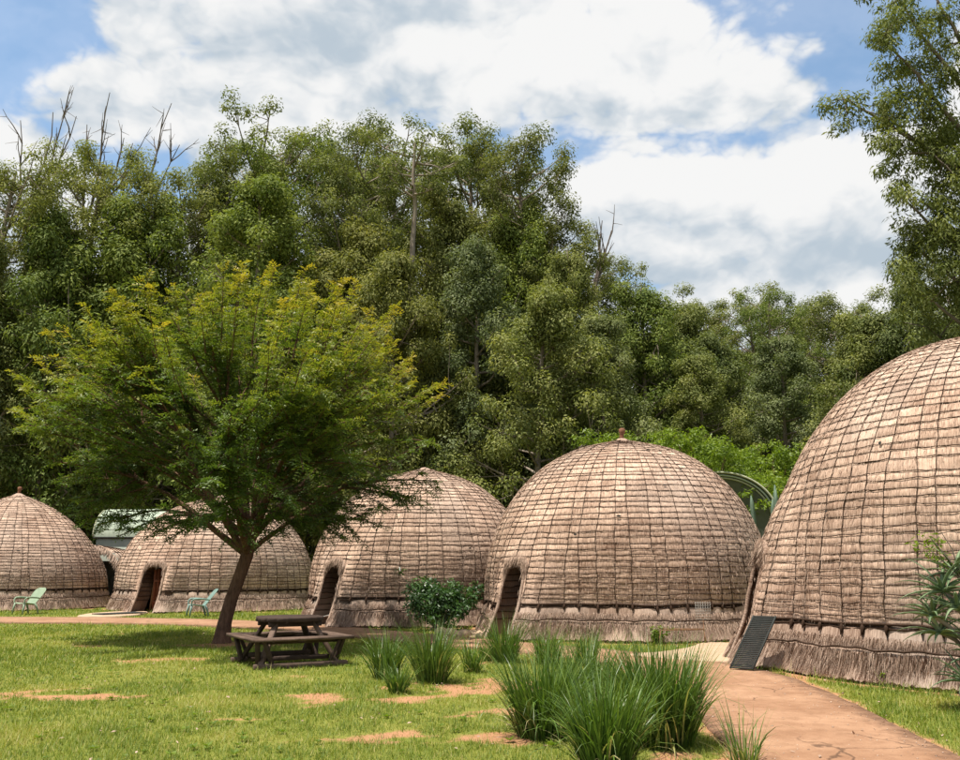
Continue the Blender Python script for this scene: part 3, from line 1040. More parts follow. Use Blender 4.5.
        # pole frame and plank door swung inwards
        rin = np.linalg.norm(s.P(s.ta, s.s_of_z(.3), 0)[:2]) - 0.80
        org = d3 * rin
        for sg in (-1, 1):
            mb = MB()
            mb.tube([org + t3 * sg * (s.hw - .03), org + t3 * sg * (s.hw - .05) - d3 * .2 + np.array([0, 0, s.zd - .1])], .035, 8)
            mb.build('door_post', M['pole_wood'], root, True)
        hinge = org - t3 * (s.hw - .07) - d3 * .05
        ang = R_(h.get('swing', 84))
        ld = t3 * math.cos(ang) - d3 * math.sin(ang)
        nd = np.cross(ld, [0, 0, 1])
        door = MB()
        for b_ in range(2):
            door.bar(hinge + ld * .03 + nd * .035 + np.array([0, 0, .35 + .75 * b_]), hinge + ld * .76 + nd * .035 + np.array([0, 0, .35 + .75 * b_]), .03, .09, bev=.006)
        dr = door.build('door', M['door_wood'], root)
        for b_ in range(6):
            mb = MB()
            c0 = hinge + ld * (.065 + b_ * .128)
            mb.bar(c0 + np.array([0, 0, .07]), c0 + np.array([0, 0, s.zd - .22 - .012 * abs(b_ - 2.5)]), .122, .035, up=tuple(nd), bev=.006)
            mb.build('plank', M['door_wood'], dr)
        mb = MB()
        mb.box(hinge + ld * .70 - nd * .04 + np.array([0, 0, .85]), (.03, .03, .10), None, .006)
        mb.build('handle', M['wire'], dr)
    return s

def rotz(a):
    c_, s_ = math.cos(a), math.sin(a)
    return np.array([[c_, -s_, 0], [s_, c_, 0], [0, 0, 1]])

HO = [build_hut(h) for h in HUTS]

# ------------------------------------------------------------------ foliage tools
def bend(a, b, n, rng, amp, lift=0.0):
    a, b = np.asarray(a, float), np.asarray(b, float)
    t = np.linspace(0, 1, n)[:, None]
    L = np.linalg.norm(b - a)
    off = np.cumsum(rng.normal(0, amp * L / n, (n, 3)), 0)
    off -= off[0]
    off = off - t * off[-1]
    p = a + (b - a) * t + off
    p[:, 2] += lift * L * np.sin(t[:, 0] * PI)
    return p

def puff_leaves(rng, cen, rad, n, L, W, droop=0.9, flat=0.8, shell=0.45):
    """leaves of many rounded clusters. cen (k,3), rad (k,), n per cluster (k,)"""
    k = np.repeat(np.arange(len(cen)), n)
    m = len(k)
    u = unit(rng.normal(size=(m, 3)))
    r = rng.random(m) ** shell
    off = u * (r * rad[k])[:, None]
    off[:, 2] *= flat
    p = cen[k] + off
    nh = unit(u * 1.0 + rng.normal(0, .40, (m, 3)) + np.array([0, 0, .55]))
    ax = rng.normal(0, .6, (m, 3)) + np.array([0, 0, -droop]) + u * .3
    ax = unit(ax - nh * np.einsum('ij,ij->i', ax, nh)[:, None] * .85)
    Ls = L * rng.uniform(.65, 1.25, m)
    Ws = W * rng.uniform(.7, 1.25, m)
    V, F = leaf_quads(p, ax, nh, Ls, Ws, 0.1)
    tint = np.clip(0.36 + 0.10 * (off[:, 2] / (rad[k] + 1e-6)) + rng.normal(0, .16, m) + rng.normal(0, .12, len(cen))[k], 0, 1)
    return V, F, np.repeat(tint, 4)

def gum_meshes(seed, H, Wd, style):
    """returns (wood mesh, crown mesh) of one eucalyptus"""
    rng = np.random.default_rng(seed)
    nt = 14
    tz = np.linspace(0, 1, nt)
    lean = rng.normal(0, .02 * H, 2)
    trunk = np.stack([lean[0] * tz ** 1.5 + np.cumsum(rng.normal(0, .006 * H, nt)) * .6, lean[1] * tz ** 1.5 + np.cumsum(rng.normal(0, .006 * H, nt)) * .6, tz * H * .95], 1)
    trunk[0, :2] = 0
    wood = MB()
    r0 = 0.0125 * H
    wood.tube(trunk, r0 * (1 - tz * .9) ** .8 + .015, 8, False)
    cl_c, cl_r = [], []
    if style == 'dense':
        nb, b0 = 52, 0.06
        env = lambda h: (np.sin(PI * np.clip(h, 0, 1) ** .62)) ** .55 * (1 - .45 * h) * 1.15
    elif style == 'tall':
        nb, b0 = 46, 0.30
        env = lambda h: .36 + .66 * np.sin(PI * np.clip(.15 + .75 * h, 0, 1))
    else:  # sparse
        nb, b0 = (26, 0.60) if style == 'sparse' else (11, 0.86)
        env = lambda h: .45 + .65 * np.sin(PI * np.clip(.1 + .72 * h, 0, 1))
    az = rng.random() * 6
    for k in range(nb):
        f = (k + rng.random()) / nb
        h = b0 + (0.97 - b0) * f
        hh = (h - b0) / (1 - b0)
        az += 2.399 + rng.normal(0, .3)
        a = np.array([np.interp(h * H, trunk[:, 2], trunk[:, q]) for q in (0, 1)] + [h * H * .95])
        Lr = Wd / 2 * env(hh) * rng.uniform(.62, 1.15)
        rise = {'dense': rng.uniform(.15, .75), 'tall': rng.uniform(.5, 1.25), 'sparse': rng.uniform(.5, 1.2), 'pole': rng.uniform(.2, .8)}[style]
        b = a + np.array([math.cos(az) * Lr, math.sin(az) * Lr, rise * Lr])
        b[2] = min(b[2], H * rng.uniform(.96, 1.0))
        limb = bend(a, b, 6, rng, .10, -.06)
        wood.tube(limb, np.linspace(.35 * r0 * (1 - .6 * h) + .02, .02, 6), 5, False)
        cl_c.append(b)
        cl_r.append(Wd * rng.uniform(.070, .125))
        ns = 5 if style in ('dense', 'tall') else 4
        for q in range(ns):
            t = rng.uniform(.35, .98)
            p0 = limb[int(t * 5)]
            sd_ = unit(rng.normal(size=3) + np.array([math.cos(az), math.sin(az), .25]) * .7)
            p1 = p0 + sd_ * Lr * rng.uniform(.25, .5) + np.array([0, 0, .06 * Lr])
            p1[2] = min(p1[2], H)
            wood.tube(bend(p0, p1, 4, rng, .08), np.linspace(.03, .012, 4), 4, False)
            cl_c.append(p1)
            cl_r.append(Wd * rng.uniform(.06, .115))
    cl_c, cl_r = np.array(cl_c), np.array(cl_r)
    cl_r = np.clip(cl_r * .86, .36, 1.1)
    n = np.maximum((cl_r ** 2 * {'dense': 430, 'tall': 400, 'sparse': 400, 'pole': 400}[style]).astype(int), 14)
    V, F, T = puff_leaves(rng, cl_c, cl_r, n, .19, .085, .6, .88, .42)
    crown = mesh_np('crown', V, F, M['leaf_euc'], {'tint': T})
    return wood.mesh('trunk', M['bark_pale'], True), crown

GUMS = {}
for nm, seed, H, Wd, sty in [('d1', 11, 17, 8.5, 'dense'), ('d2', 12, 19, 8.0, 'dense'), ('d3', 13, 15, 8.0, 'dense'),
                             ('t1', 21, 27, 8.5, 'tall'), ('t2', 22, 29, 8.0, 'tall'), ('t3', 23, 26, 9.0, 'tall'),
                             ('s1', 31, 30, 7.5, 'sparse'), ('s2', 32, 28, 8.0, 'sparse'), ('p1', 33, 26, 5.2, 'pole')]:
    GUMS[nm] = (H, Wd) + gum_meshes(seed, H, Wd, sty)

def gum(nm, x, y, H, wscale, leaf, rz, label, group='eucalyptus trees of the wood behind the huts', name='eucalyptus_tree'):
    h0, w0, wood, crown = GUMS[nm]
    k = H / h0
    r = thing(name, label, 'tree', (x, y, -0.05), rz, group)
    r.scale = (k * wscale, k * wscale, k)
    obj('trunk', wood, r)
    c = obj('crown', crown, r)
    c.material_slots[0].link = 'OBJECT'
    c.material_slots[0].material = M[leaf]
    return r

TREES = [
    ('d2', -25.6, 44.5, 19.5, .80, 'leaf_euc', 1.2, 'olive eucalyptus in front of the far left bare branches'),
    ('d3', -22.5, 46.5, 22.0, .74, 'leaf_bright', 3.2, 'narrow eucalyptus below the middle bare branches'),
    ('t2', -17.2, 56, 28.0, .95, 'leaf_euc', .8, 'skyline eucalyptus between the bare branches and the highest crown'),
    ('t3', -12.6, 54, 29.0, .95, 'leaf_bright', 2.6, 'skyline eucalyptus directly behind the broad bright green one'),
    ('t1', -8.4, 52.5, 27.4, .90, 'leaf_euc', 4.6, 'green eucalyptus between the bright green crown and the brownish one'),
    ('d1', -1.9, 49, 23.8, .72, 'leaf_brown', 5.8, 'narrow olive eucalyptus just behind the grey green drooping one'),
    ('d2', 4.7, 47, 19.6, .74, 'leaf_euc', 3.5, 'narrow eucalyptus between the yellowish shoulder tree and the green pointed one'),
    ('d1', 1.9, 49.5, 23.2, .74, 'leaf_bright', 1.7, 'narrow eucalyptus rising in front of the loose yellowish one'),
    ('d3', 12.0, 55, 18.8, .85, 'leaf_euc', .4, 'narrow dark eucalyptus right of the green pointed one'),
    ('t2', 18.4, 57, 19.8, .95, 'leaf_bright', 2.2, 'green eucalyptus in the middle of the low tree line on the right'),
    ('d3', 19.8, 41, 15.6, .80, 'leaf_euc', 1.1, 'olive eucalyptus left of the lower foliage of the overhanging tree'),
    ('t3', 28.5, 52, 20.5, 1.0, 'leaf_euc', 3.0, 'eucalyptus showing between the far stand and the overhanging tree'),
    ('t1', -25.8, 46, 24.6, 1.05, 'leaf_euc', .3, 'tall ragged eucalyptus at the far left edge, bare twigs above its crown'),
    ('t2', -24.2, 51, 27.0, 1.05, 'leaf_euc', 1.9, 'tall eucalyptus behind the bare branches left of the feathery lawn tree'),
    ('d1', -19.9, 49.5, 24.0, .95, 'leaf_bright', 2.2, 'fresh green rounded eucalyptus in front of the longest bare branch'),
    ('t3', -18.4, 53, 25.6, 1.0, 'leaf_euc', 4.0, 'eucalyptus filling the low dip of the tree line, right of the bare branches'),
    ('d2', -12.0, 47, 24.4, .95, 'leaf_bright', .6, 'broad bright green eucalyptus rising straight above the feathery lawn tree'),
    ('s1', -14.6, 56, 31.6, 1.1, 'leaf_euc', 3.1, 'thin topped eucalyptus with the highest crown, behind the bright green one'),
    ('t1', -10.2, 59, 31.8, 1.0, 'leaf_euc', 5.2, 'tall olive eucalyptus on the skyline right of the highest crown'),
    ('d3', -7.7, 48, 22.0, .80, 'leaf_brown', 1.3, 'brownish rounded eucalyptus left of the bare pale trunk'),
    ('p1', -3.75, 46, 26.2, 1.0, 'leaf_euc', 2.5, 'eucalyptus with a long bare pale trunk under a small flat top'),
    ('s2', -5.8, 58, 31.2, 1.0, 'leaf_euc', .9, 'skyline eucalyptus just left of the bare pale trunk'),
    ('t3', -0.9, 57, 30.8, 1.0, 'leaf_euc', 1.4, 'olive skyline eucalyptus just right of the bare pale trunk'),
    ('d1', -4.3, 43.5, 18.2, .85, 'leaf_brown', 3.7, 'pale olive eucalyptus directly below the bare pale trunk'),
    ('t1', 2.6, 52, 27.2, .95, 'leaf_brown', 2.9, 'loose yellowish eucalyptus at the right shoulder of the tall stand'),
    ('d2', -0.4, 45, 19.6, .85, 'leaf_grey', 4.4, 'grey green eucalyptus with drooping puffs left of the central peak'),
    ('t2', 5.0, 51, 21.4, 1.1, 'leaf_euc', 5.5, 'eucalyptus where the tree line steps down above the central hut'),
    ('d3', 2.3, 42, 15.6, .95, 'leaf_euc', .2, 'dense dark eucalyptus reaching low behind the gap between the two central huts'),
    ('t3', 7.4, 57, 22.4, 1.0, 'leaf_euc', 3.3, 'eucalyptus with a bare twig poking out beside its top'),
    ('d1', 9.3, 50, 18.4, .90, 'leaf_bright', 5.0, 'green pointed eucalyptus above the peak of the central hut'),
    ('d2', 6.3, 44, 15.0, .95, 'leaf_grey', 1.1, 'grey green eucalyptus close behind the left shoulder of the central hut'),
    ('t1', 15.8, 62, 20.9, 1.15, 'leaf_euc', .7, 'thin topped eucalyptus in the low middle of the tree line'),
    ('d3', 13.6, 50, 15.6, 1.0, 'leaf_euc', 2.4, 'dense eucalyptus standing above the lime green tree'),
    ('t2', 20.8, 64, 21.7, 1.15, 'leaf_euc', 4.9, 'rounded distant eucalyptus left of the nearest hut roof'),
    ('t3', 24.6, 66, 21.6, 1.15, 'leaf_euc', 1.6, 'distant eucalyptus above the left slope of the nearest hut'),
    ('d2', 16.4, 48, 14.8, 1.05, 'leaf_grey', 3.0, 'grey green eucalyptus above the left edge of the nearest hut'),
    ('t1', 24.9, 59, 19.6, 1.1, 'leaf_euc', 2.0, 'distant eucalyptus meeting the tall tree on the right'),
    ('d1', 18.9, 43, 14.6, .95, 'leaf_euc', 4.1, 'dark eucalyptus beside the foot of the tall tree on the right'),
    ('d3', 22.2, 40, 15.6, 1.0, 'leaf_euc', 5.9, 'dark eucalyptus right behind the roof of the nearest hut'),
    ('t3', 23.5, 37, 18.5, .95, 'leaf_euc', .5, 'eucalyptus at the right edge behind the big overhanging tree'),
    ('d1', -27.2, 42, 18.0, .95, 'leaf_grey', 2.7, 'dark lower eucalyptus behind the leftmost hut'),
    ('d2', -21.8, 50, 19.0, .95, 'leaf_euc', 5.6, 'lower eucalyptus between the leftmost hut and the green barrel roof'),
    ('d3', -16.6, 51.5, 18.0, 1.0, 'leaf_grey', 3.9, 'lower grey green eucalyptus above the green barrel roof'),
    ('d1', -9.6, 47, 17.0, 1.0, 'leaf_euc', .1, 'lower eucalyptus hidden behind the crown of the lawn tree'),
    ('d2', 1.0, 48, 17.0, 1.0, 'leaf_euc', 2.1, 'shaded eucalyptus behind the hut beside the round shrub'),
    ('d2', 11.0, 45, 13.0, 1.1, 'leaf_euc', 4.7, 'shaded eucalyptus directly behind the lime green tree'),
]
for a in TREES:
    gum(*a)
rng = np.random.default_rng(77)
for k in range(24):
    x = -44 + k * 3.7 + rng.uniform(-1, 1)
    y = 66 + rng.uniform(0, 10)
    H = 24 + rng.uniform(-2, 2) if x < 2 else 18.5 + rng.uniform(-1.5, 1.5)
    gum(['d1', 'd2', 'd3', 't1'][k % 4], x, y, H, 1.25, 'leaf_euc', rng.random() * 6, 'far eucalyptus seen only through gaps between the front trees', 'far trees filling the wood')

# ------------------------------------------------------------------ bare dead trees on the left
def dead_tree(x, y, H, seed, label, tips, base=0.5):
    rng = np.random.default_rng(seed)
    r = thing('dead_tree', label, 'tree', (x, y, -.05), 0, 'bare dead branches above the tree line')
    r.scale = (1.09,) * 3
    tr = MB()
    top = np.array([0, 0, H * base])
    tr.tube(bend((0, 0, 0), top, 8, rng, .03), np.linspace(.30, .17, 8), 8, False)
    tr.build('trunk', M['bark_dead'], r, True)
    for tip in tips:
        tip = np.array(tip, float)
        p = bend(top - np.array([0, 0, rng.uniform(0, 2)]), tip, 9, rng, .10, rng.uniform(-.05, .02))
        mb = MB()
        mb.tube(p, np.linspace(.12, .022, 9), 6, False)
        for k in range(9):
            i = rng.integers(3, 8)
            d = unit(p[i + 1] - p[i] + rng.normal(0, .45, 3))
            L = rng.uniform(.6, 2.2)
            q = bend(p[i], p[i] + d * L + np.array([0, 0, .25 * L]), 5, rng, .10)
            mb.tube(q, np.linspace(.045, .012, 5), 4, False)
            for _ in range(2):
                j = rng.integers(1, 4)
                d2 = unit(q[j + 1] - q[j] + rng.normal(0, .5, 3))
                mb.tube(bend(q[j], q[j] + d2 * rng.uniform(.3, 1.0), 3, rng, .08), np.linspace(.022, .009, 3), 3, False)
        mb.build('limb', M['bark_dead'], r, True)
dead_tree(-28.0, 53, 29, 3, 'leafless grey branches forking above the trees at the far left', [(-1.3, 0, 27.2), (.3, .5, 28.0), (1.2, .4, 29.4), (2.2, -.5, 27.2)], .62)
dead_tree(-24.3, 53, 28, 4, 'bare twiggy branches in the middle of the leafless trio', [(-1.0, .5, 27.2), (.4, 0, 29.0), (1.3, .4, 26.3)], .65)
dead_tree(-22.4, 52, 27, 5, 'longest bare branch leaning right beside the fresh green crown', [(2.7, 0, 27.8), (3.2, .4, 25.4), (.4, .6, 25.6), (2.9, .3, 22.9)], .62)
dead_tree(6.9, 54.5, 22, 6, 'small dead twig at the step in the tree line', [(1.4, 0, 20.9), (.9, .2, 21.6)], .72)

# ------------------------------------------------------------------ feathery tree on the lawn
def lawn_tree():
    rng = np.random.default_rng(42)
    bx, by = -5.45, 19.74
    r = thing('lawn_tree', 'feathery yellow green tree with leaning forked trunk on the lawn by picnic table', 'tree', (bx, by, -.03))
    tr = MB()
    tp = np.array([(0, 0, -.05), (.0, 0, .12), (.03, .02, .45), (.14, .05, .95), (.30, .05, 1.45), (.42, .06, 1.85), (.46, .06, 2.15)])
    tr.tube(tp, [.25, .19, .15, .138, .135, .14, .125], 12, False)
    # low knot
    tr.build('trunk', M['bark'], r, True)
    cen = np.array([.15, 0, 3.75])
    def env(d):  # distance to the crown's outline from its centre in direction d
        a = 4.55
        b = 4.6
        c = np.where(d[2] > 0, 3.35, 1.5)
        return 1 / math.sqrt((d[0] / a) ** 2 + (d[1] / b) ** 2 + (d[2] / c) ** 2)
    limbs = MB()
    shoots = []          # start, end, weight
    starts = [tp[-2], tp[-1], tp[-1], tp[-3] + np.array([0, 0, .1])]
    nl = 17
    az = .6
    for k in range(nl):
        az += 2.399
        el = [-.04, .16, .36, .58, .85, 1.15][k % 6] + rng.normal(0, .07)
        d = np.array([math.cos(az) * math.cos(el), math.sin(az) * math.cos(el), math.sin(el)])
        e = cen + d * env(d) * .60
        a = starts[k % 3]
        p = bend(a, e, 9, rng, .06, .05 if el < .3 else -.02)
        limbs.tube(p, np.linspace(.080 if k < 9 else .06, .022, 9), 7, False)
        for q in range(7):
            i = rng.integers(3, 9)
            d2 = unit(d + rng.normal(0, .42, 3) + np.array([0, 0, .16]))
            u = unit(p[i] - cen + 1e-3) if q % 2 else d2
            d2 = unit(d2 + .3 * u)
            # reach the envelope
            tgt = cen + unit(p[i] - cen + d2 * 1.6) * env(unit(p[i] - cen + d2 * 1.6)) * rng.uniform(.78, 1.0)
            s = bend(p[i], tgt, 7, rng, .05, .03)
            limbs.tube(s, np.linspace(.034, .010, 7), 5, False)
            shoots.append((s, 1.0))
            for z in range(6):
                j = rng.integers(1, 6)
                dd = unit((s[j + 1] - s[j]) / np.linalg.norm(s[j + 1] - s[j]) + rng.normal(0, .45, 3) + np.array([0, 0, .12]))
                L = rng.uniform(.55, 1.25)
                q2 = bend(s[j], s[j] + dd * L, 5, rng, .05, .02)
                limbs.tube(q2, np.linspace(.013, .005, 5), 3, False)
                shoots.append((q2, .8))
        # inner growth along the limb itself
        shoots.append((p[3:], .9))
    # spiky leading shoots that stand out of the outline
    for k in range(110):
        az2 = rng.random() * 2 * PI
        el = rng.uniform(.05, 1.35)
        d = np.array([math.cos(az2) * math.cos(el), math.sin(az2) * math.cos(el), math.sin(el)])
        e0 = cen + d * env(d) * .80
        out = unit(d * 1.0 + np.array([0, 0, .45]) + rng.normal(0, .12, 3))
        e1 = e0 + out * rng.uniform(.9, 1.95)
        s = bend(e0, e1, 6, rng, .04, .03)
        limbs.tube(s, np.linspace(.014, .005, 6), 3, False)
        shoots.append((s, 1.1))
    # the low sprays hanging below the crown
    for (tx, ty, tz) in [(-1.9, -1.2, 2.05), (-1.2, -1.6, 2.0), (-2.6, -.6, 2.3), (.9, -1.5, 2.15), (1.7, -1.0, 2.25), (-.5, -2.0, 2.25), (.3, -2.2, 2.3), (2.4, -.4, 2.35), (-1.5, .4, 2.0), (1.4, -2.0, 2.4)]:
        a = tp[-1] + np.array([tx * .25, ty * .25, .45])
        s = bend(a, (tx, ty, tz + .15), 8, rng, .06, .10)
        limbs.tube(s, np.linspace(.035, .008, 8), 5, False)
        shoots.append((s[3:], 1.0))
        for z in range(5):
            j = rng.integers(3, 7)
            dd = unit(np.array([tx, ty, 0]) / 2 + rng.normal(0, .6, 3) * np.array([1, 1, .35]))
            q2 = bend(s[j], s[j] + dd * rng.uniform(.4, .8), 4, rng, .05)
            limbs.tube(q2, np.linspace(.012, .005, 4), 3, False)
            shoots.append((q2, 1.0))
    limbs.build('limbs', M['bark'], r, True)
    # fronds
    FB, FD, FU, FT = [], [], [], []
    for s, wgt in shoots:
        seg = np.linalg.norm(np.diff(s, axis=0), axis=1)
        L = seg.sum()
        nfr = max(4, int(L * 25 * wgt))
        dcum = np.concatenate([[0], np.cumsum(seg)])
        t = np.sort(rng.uniform(.08, 1.0, nfr)) * L
        p = np.stack([np.interp(t, dcum, s[:, q]) for q in range(3)], 1)
        tg = unit(s[-1] - s[0])
        sd = np.cross(tg, [0, 0, 1.0])
        sd = unit(sd) if np.linalg.norm(sd) > .05 else np.array([1.0, 0, 0])
        sg = np.where(np.arange(nfr) % 2 == 0, 1, -1)[:, None]
        ax = unit(sd * sg * 1.0 + tg * .55 + rng.normal(0, .35, (nfr, 3)) + np.array([0, 0, -.10]))
        up = unit(np.array([0, 0, 1.0]) + rng.normal(0, .38, (nfr, 3)))
        FB.append(p)
        FD.append(ax)
        FU.append(up)
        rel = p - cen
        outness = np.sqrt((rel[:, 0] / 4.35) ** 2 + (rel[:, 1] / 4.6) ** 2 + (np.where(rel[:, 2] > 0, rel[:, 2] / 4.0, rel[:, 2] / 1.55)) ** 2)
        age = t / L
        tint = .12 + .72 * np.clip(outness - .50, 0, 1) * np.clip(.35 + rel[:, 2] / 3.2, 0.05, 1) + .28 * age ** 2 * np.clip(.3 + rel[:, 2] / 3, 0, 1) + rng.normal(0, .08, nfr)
        FT.append(tint)
    FB, FD, FU, FT = np.concatenate(FB), np.concatenate(FD), np.concatenate(FU), np.concatenate(FT)
    nf = len(FB)
    npair = 5
    side = unit(np.cross(FD, FU))
    fl = rng.uniform(.15, .27, nf)
    k = np.tile(np.repeat(np.arange(npair), 2), nf)
    fi = np.repeat(np.arange(nf), npair * 2)
    sg = np.tile(np.array([1, -1] * npair), nf)
    tpos = (k + .6) / npair
    base = FB[fi] + FD[fi] * (fl[fi] * tpos)[:, None] + np.array([0, 0, -1.0]) * (tpos ** 2 * fl[fi] * .22)[:, None]
    ax = unit(side[fi] * sg[:, None] + FD[fi] * .5 + rng.normal(0, .22, (len(fi), 3)))
    m = len(fi)
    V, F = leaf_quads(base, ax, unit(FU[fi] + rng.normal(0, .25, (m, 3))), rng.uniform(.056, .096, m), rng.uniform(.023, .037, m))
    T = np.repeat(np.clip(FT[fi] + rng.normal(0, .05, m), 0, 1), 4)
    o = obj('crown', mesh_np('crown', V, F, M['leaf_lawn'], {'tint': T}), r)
    print('lawn tree leaflets', m)
lawn_tree()

# ------------------------------------------------------------------ the big overhanging tree on the right
def right_tree():
    rng = np.random.default_rng(9)
    bx, by = 15.6, 24.5
    r = thing('eucalyptus_tree', 'tall tree overhanging from the right edge, long limb reaching left over sky', 'tree', (bx, by, -.05))
    wood = MB()
    tp = bend((0, 0, 0), (-.2, .2, 21), 12, rng, .02)
    wood.tube(tp, np.linspace(.42, .12, 12), 10, False)
    wood.build('trunk', M['bark_pale'], r, True)
    limbs = MB()
    P0 = lambda z: np.array([np.interp(z, tp[:, 2], tp[:, 0]), np.interp(z, tp[:, 2], tp[:, 1]), z])
    cl, cr = [], []
    # (start height, tip offset from the trunk base, puffs)
    arms = [(12.5, (-4.9, -.3, 15.1), 10), (13.2, (-3.6, -.4, 17.0), 9), (12.0, (-3.5, .2, 14.9), 7), (14.0, (-2.8, 0, 18.6), 9), (11.2, (-2.6, -.5, 13.3), 7),
            (9.0, (-3.5, -.3, 12.0), 9), (8.2, (-3.2, 0, 10.8), 9), (7.0, (-3.3, -.2, 9.3), 9), (6.5, (-2.7, .6, 8.4), 8), (9.8, (-2.4, .8, 12.4), 8),
            (15.5, (-1.6, .5, 19.5), 8), (8.0, (-1.6, -1.2, 10.0), 8), (10, (1.8, .4, 13), 9), (13, (2.6, -.5, 16), 9), (7, (2.4, .3, 9.5), 8), (16, (.6, -.3, 21.5), 9),
            (11, (-1.0, -1.5, 14), 8), (12, (-.8, 1.8, 15), 8), (6.0, (-1.4, -.4, 7.6), 7), (14.5, (-.6, -1, 17.2), 8), (5.2, (-2.2, .2, 6.8), 7)]
    for z0, tip, np_ in arms:
        p = bend(P0(z0), np.array(tip), 9, rng, .07, -.04)
        limbs.tube(p, np.linspace(.11, .025, 9), 6, False)
        for k in range(np_ + 3):
            i = rng.integers(4, 9)
            d = unit(rng.normal(size=3) + np.array([-.3, 0, .1]))
            e = p[min(i, 8)] + d * rng.uniform(.35, 1.15)
            limbs.tube(bend(p[min(i, 8)], e, 4, rng, .1), np.linspace(.025, .008, 4), 4, False)
            for q in range(3):
                e2 = e + rng.normal(0, .28, 3)
                cl.append(e2)
                cr.append(rng.uniform(.20, .44))
        cl.append(np.array(tip))
        cr.append(.38)
    limbs.build('limbs', M['bark_dead'], r, True)
    cl, cr = np.array(cl), np.array(cr)
    n = np.maximum((cr ** 2 * 800).astype(int), 18)
    V, F, T = puff_leaves(rng, cl, cr, n, .17, .048, 1.1, .9)
    c = obj('crown', mesh_np('crown', V, F, M['leaf_euc'], {'tint': T}), r)
    print('right tree leaves', len(F))
right_tree()

# ------------------------------------------------------------------ lime green tree behind the central hut
def lime_tree(x, y, W_, H, seed, label):
    rng = np.random.default_rng(seed)
    r = thing('acacia_tree', label, 'tree', (x, y, -.03), 0, 'lime green trees behind the central hut')
    wood = MB()
    wood.tube(bend((0, 0, 0), (.2, 0, H * .45), 6, rng, .05), np.linspace(.16, .10, 6), 8, False)
    wood.build('trunk', M['bark'], r, True)
    lb = MB()
    cl, cr = [], []
    for k in range(34):
        az = k * 2.399
        rad = W_ / 2 * math.sqrt((k + .5) / 34)
        z = H * (1.0 - .22 * (rad / (W_ / 2)) ** 2) - rng.uniform(0, .28) * H
        e = np.array([math.cos(az) * rad, math.sin(az) * rad * .8, z])
        lb.tube(bend((.2, 0, H * .43), e, 6, rng, .08), np.linspace(.06, .012, 6), 5, False)
        for q in range(6):
            cl.append(e + rng.normal(0, .42, 3) * np.array([1, 1, .45]))
            cr.append(rng.uniform(.25, .5))
    lb.build('limbs', M['bark'], r, True)
    cl, cr = np.array(cl), np.array(cr)
    n = np.maximum((cr ** 2 * 420).astype(int), 12)
    V, F, T = puff_leaves(rng, cl, cr, n, .15, .07, .1, .5)
    obj('crown', mesh_np('crown', V, F, M['leaf_lime'], {'tint': T}), r)
lime_tree(8.0, 32.5, 5.5, 6.5, 1, 'lime green feathery tree just right of the central hut peak')
lime_tree(11.6, 36.5, 5.0, 6.6, 2, 'lower lime green tree above the barrel roof with the red sign')
lime_tree(5.5, 36.5, 2.8, 7.3, 3, 'lime green sprays showing left of the central hut peak')

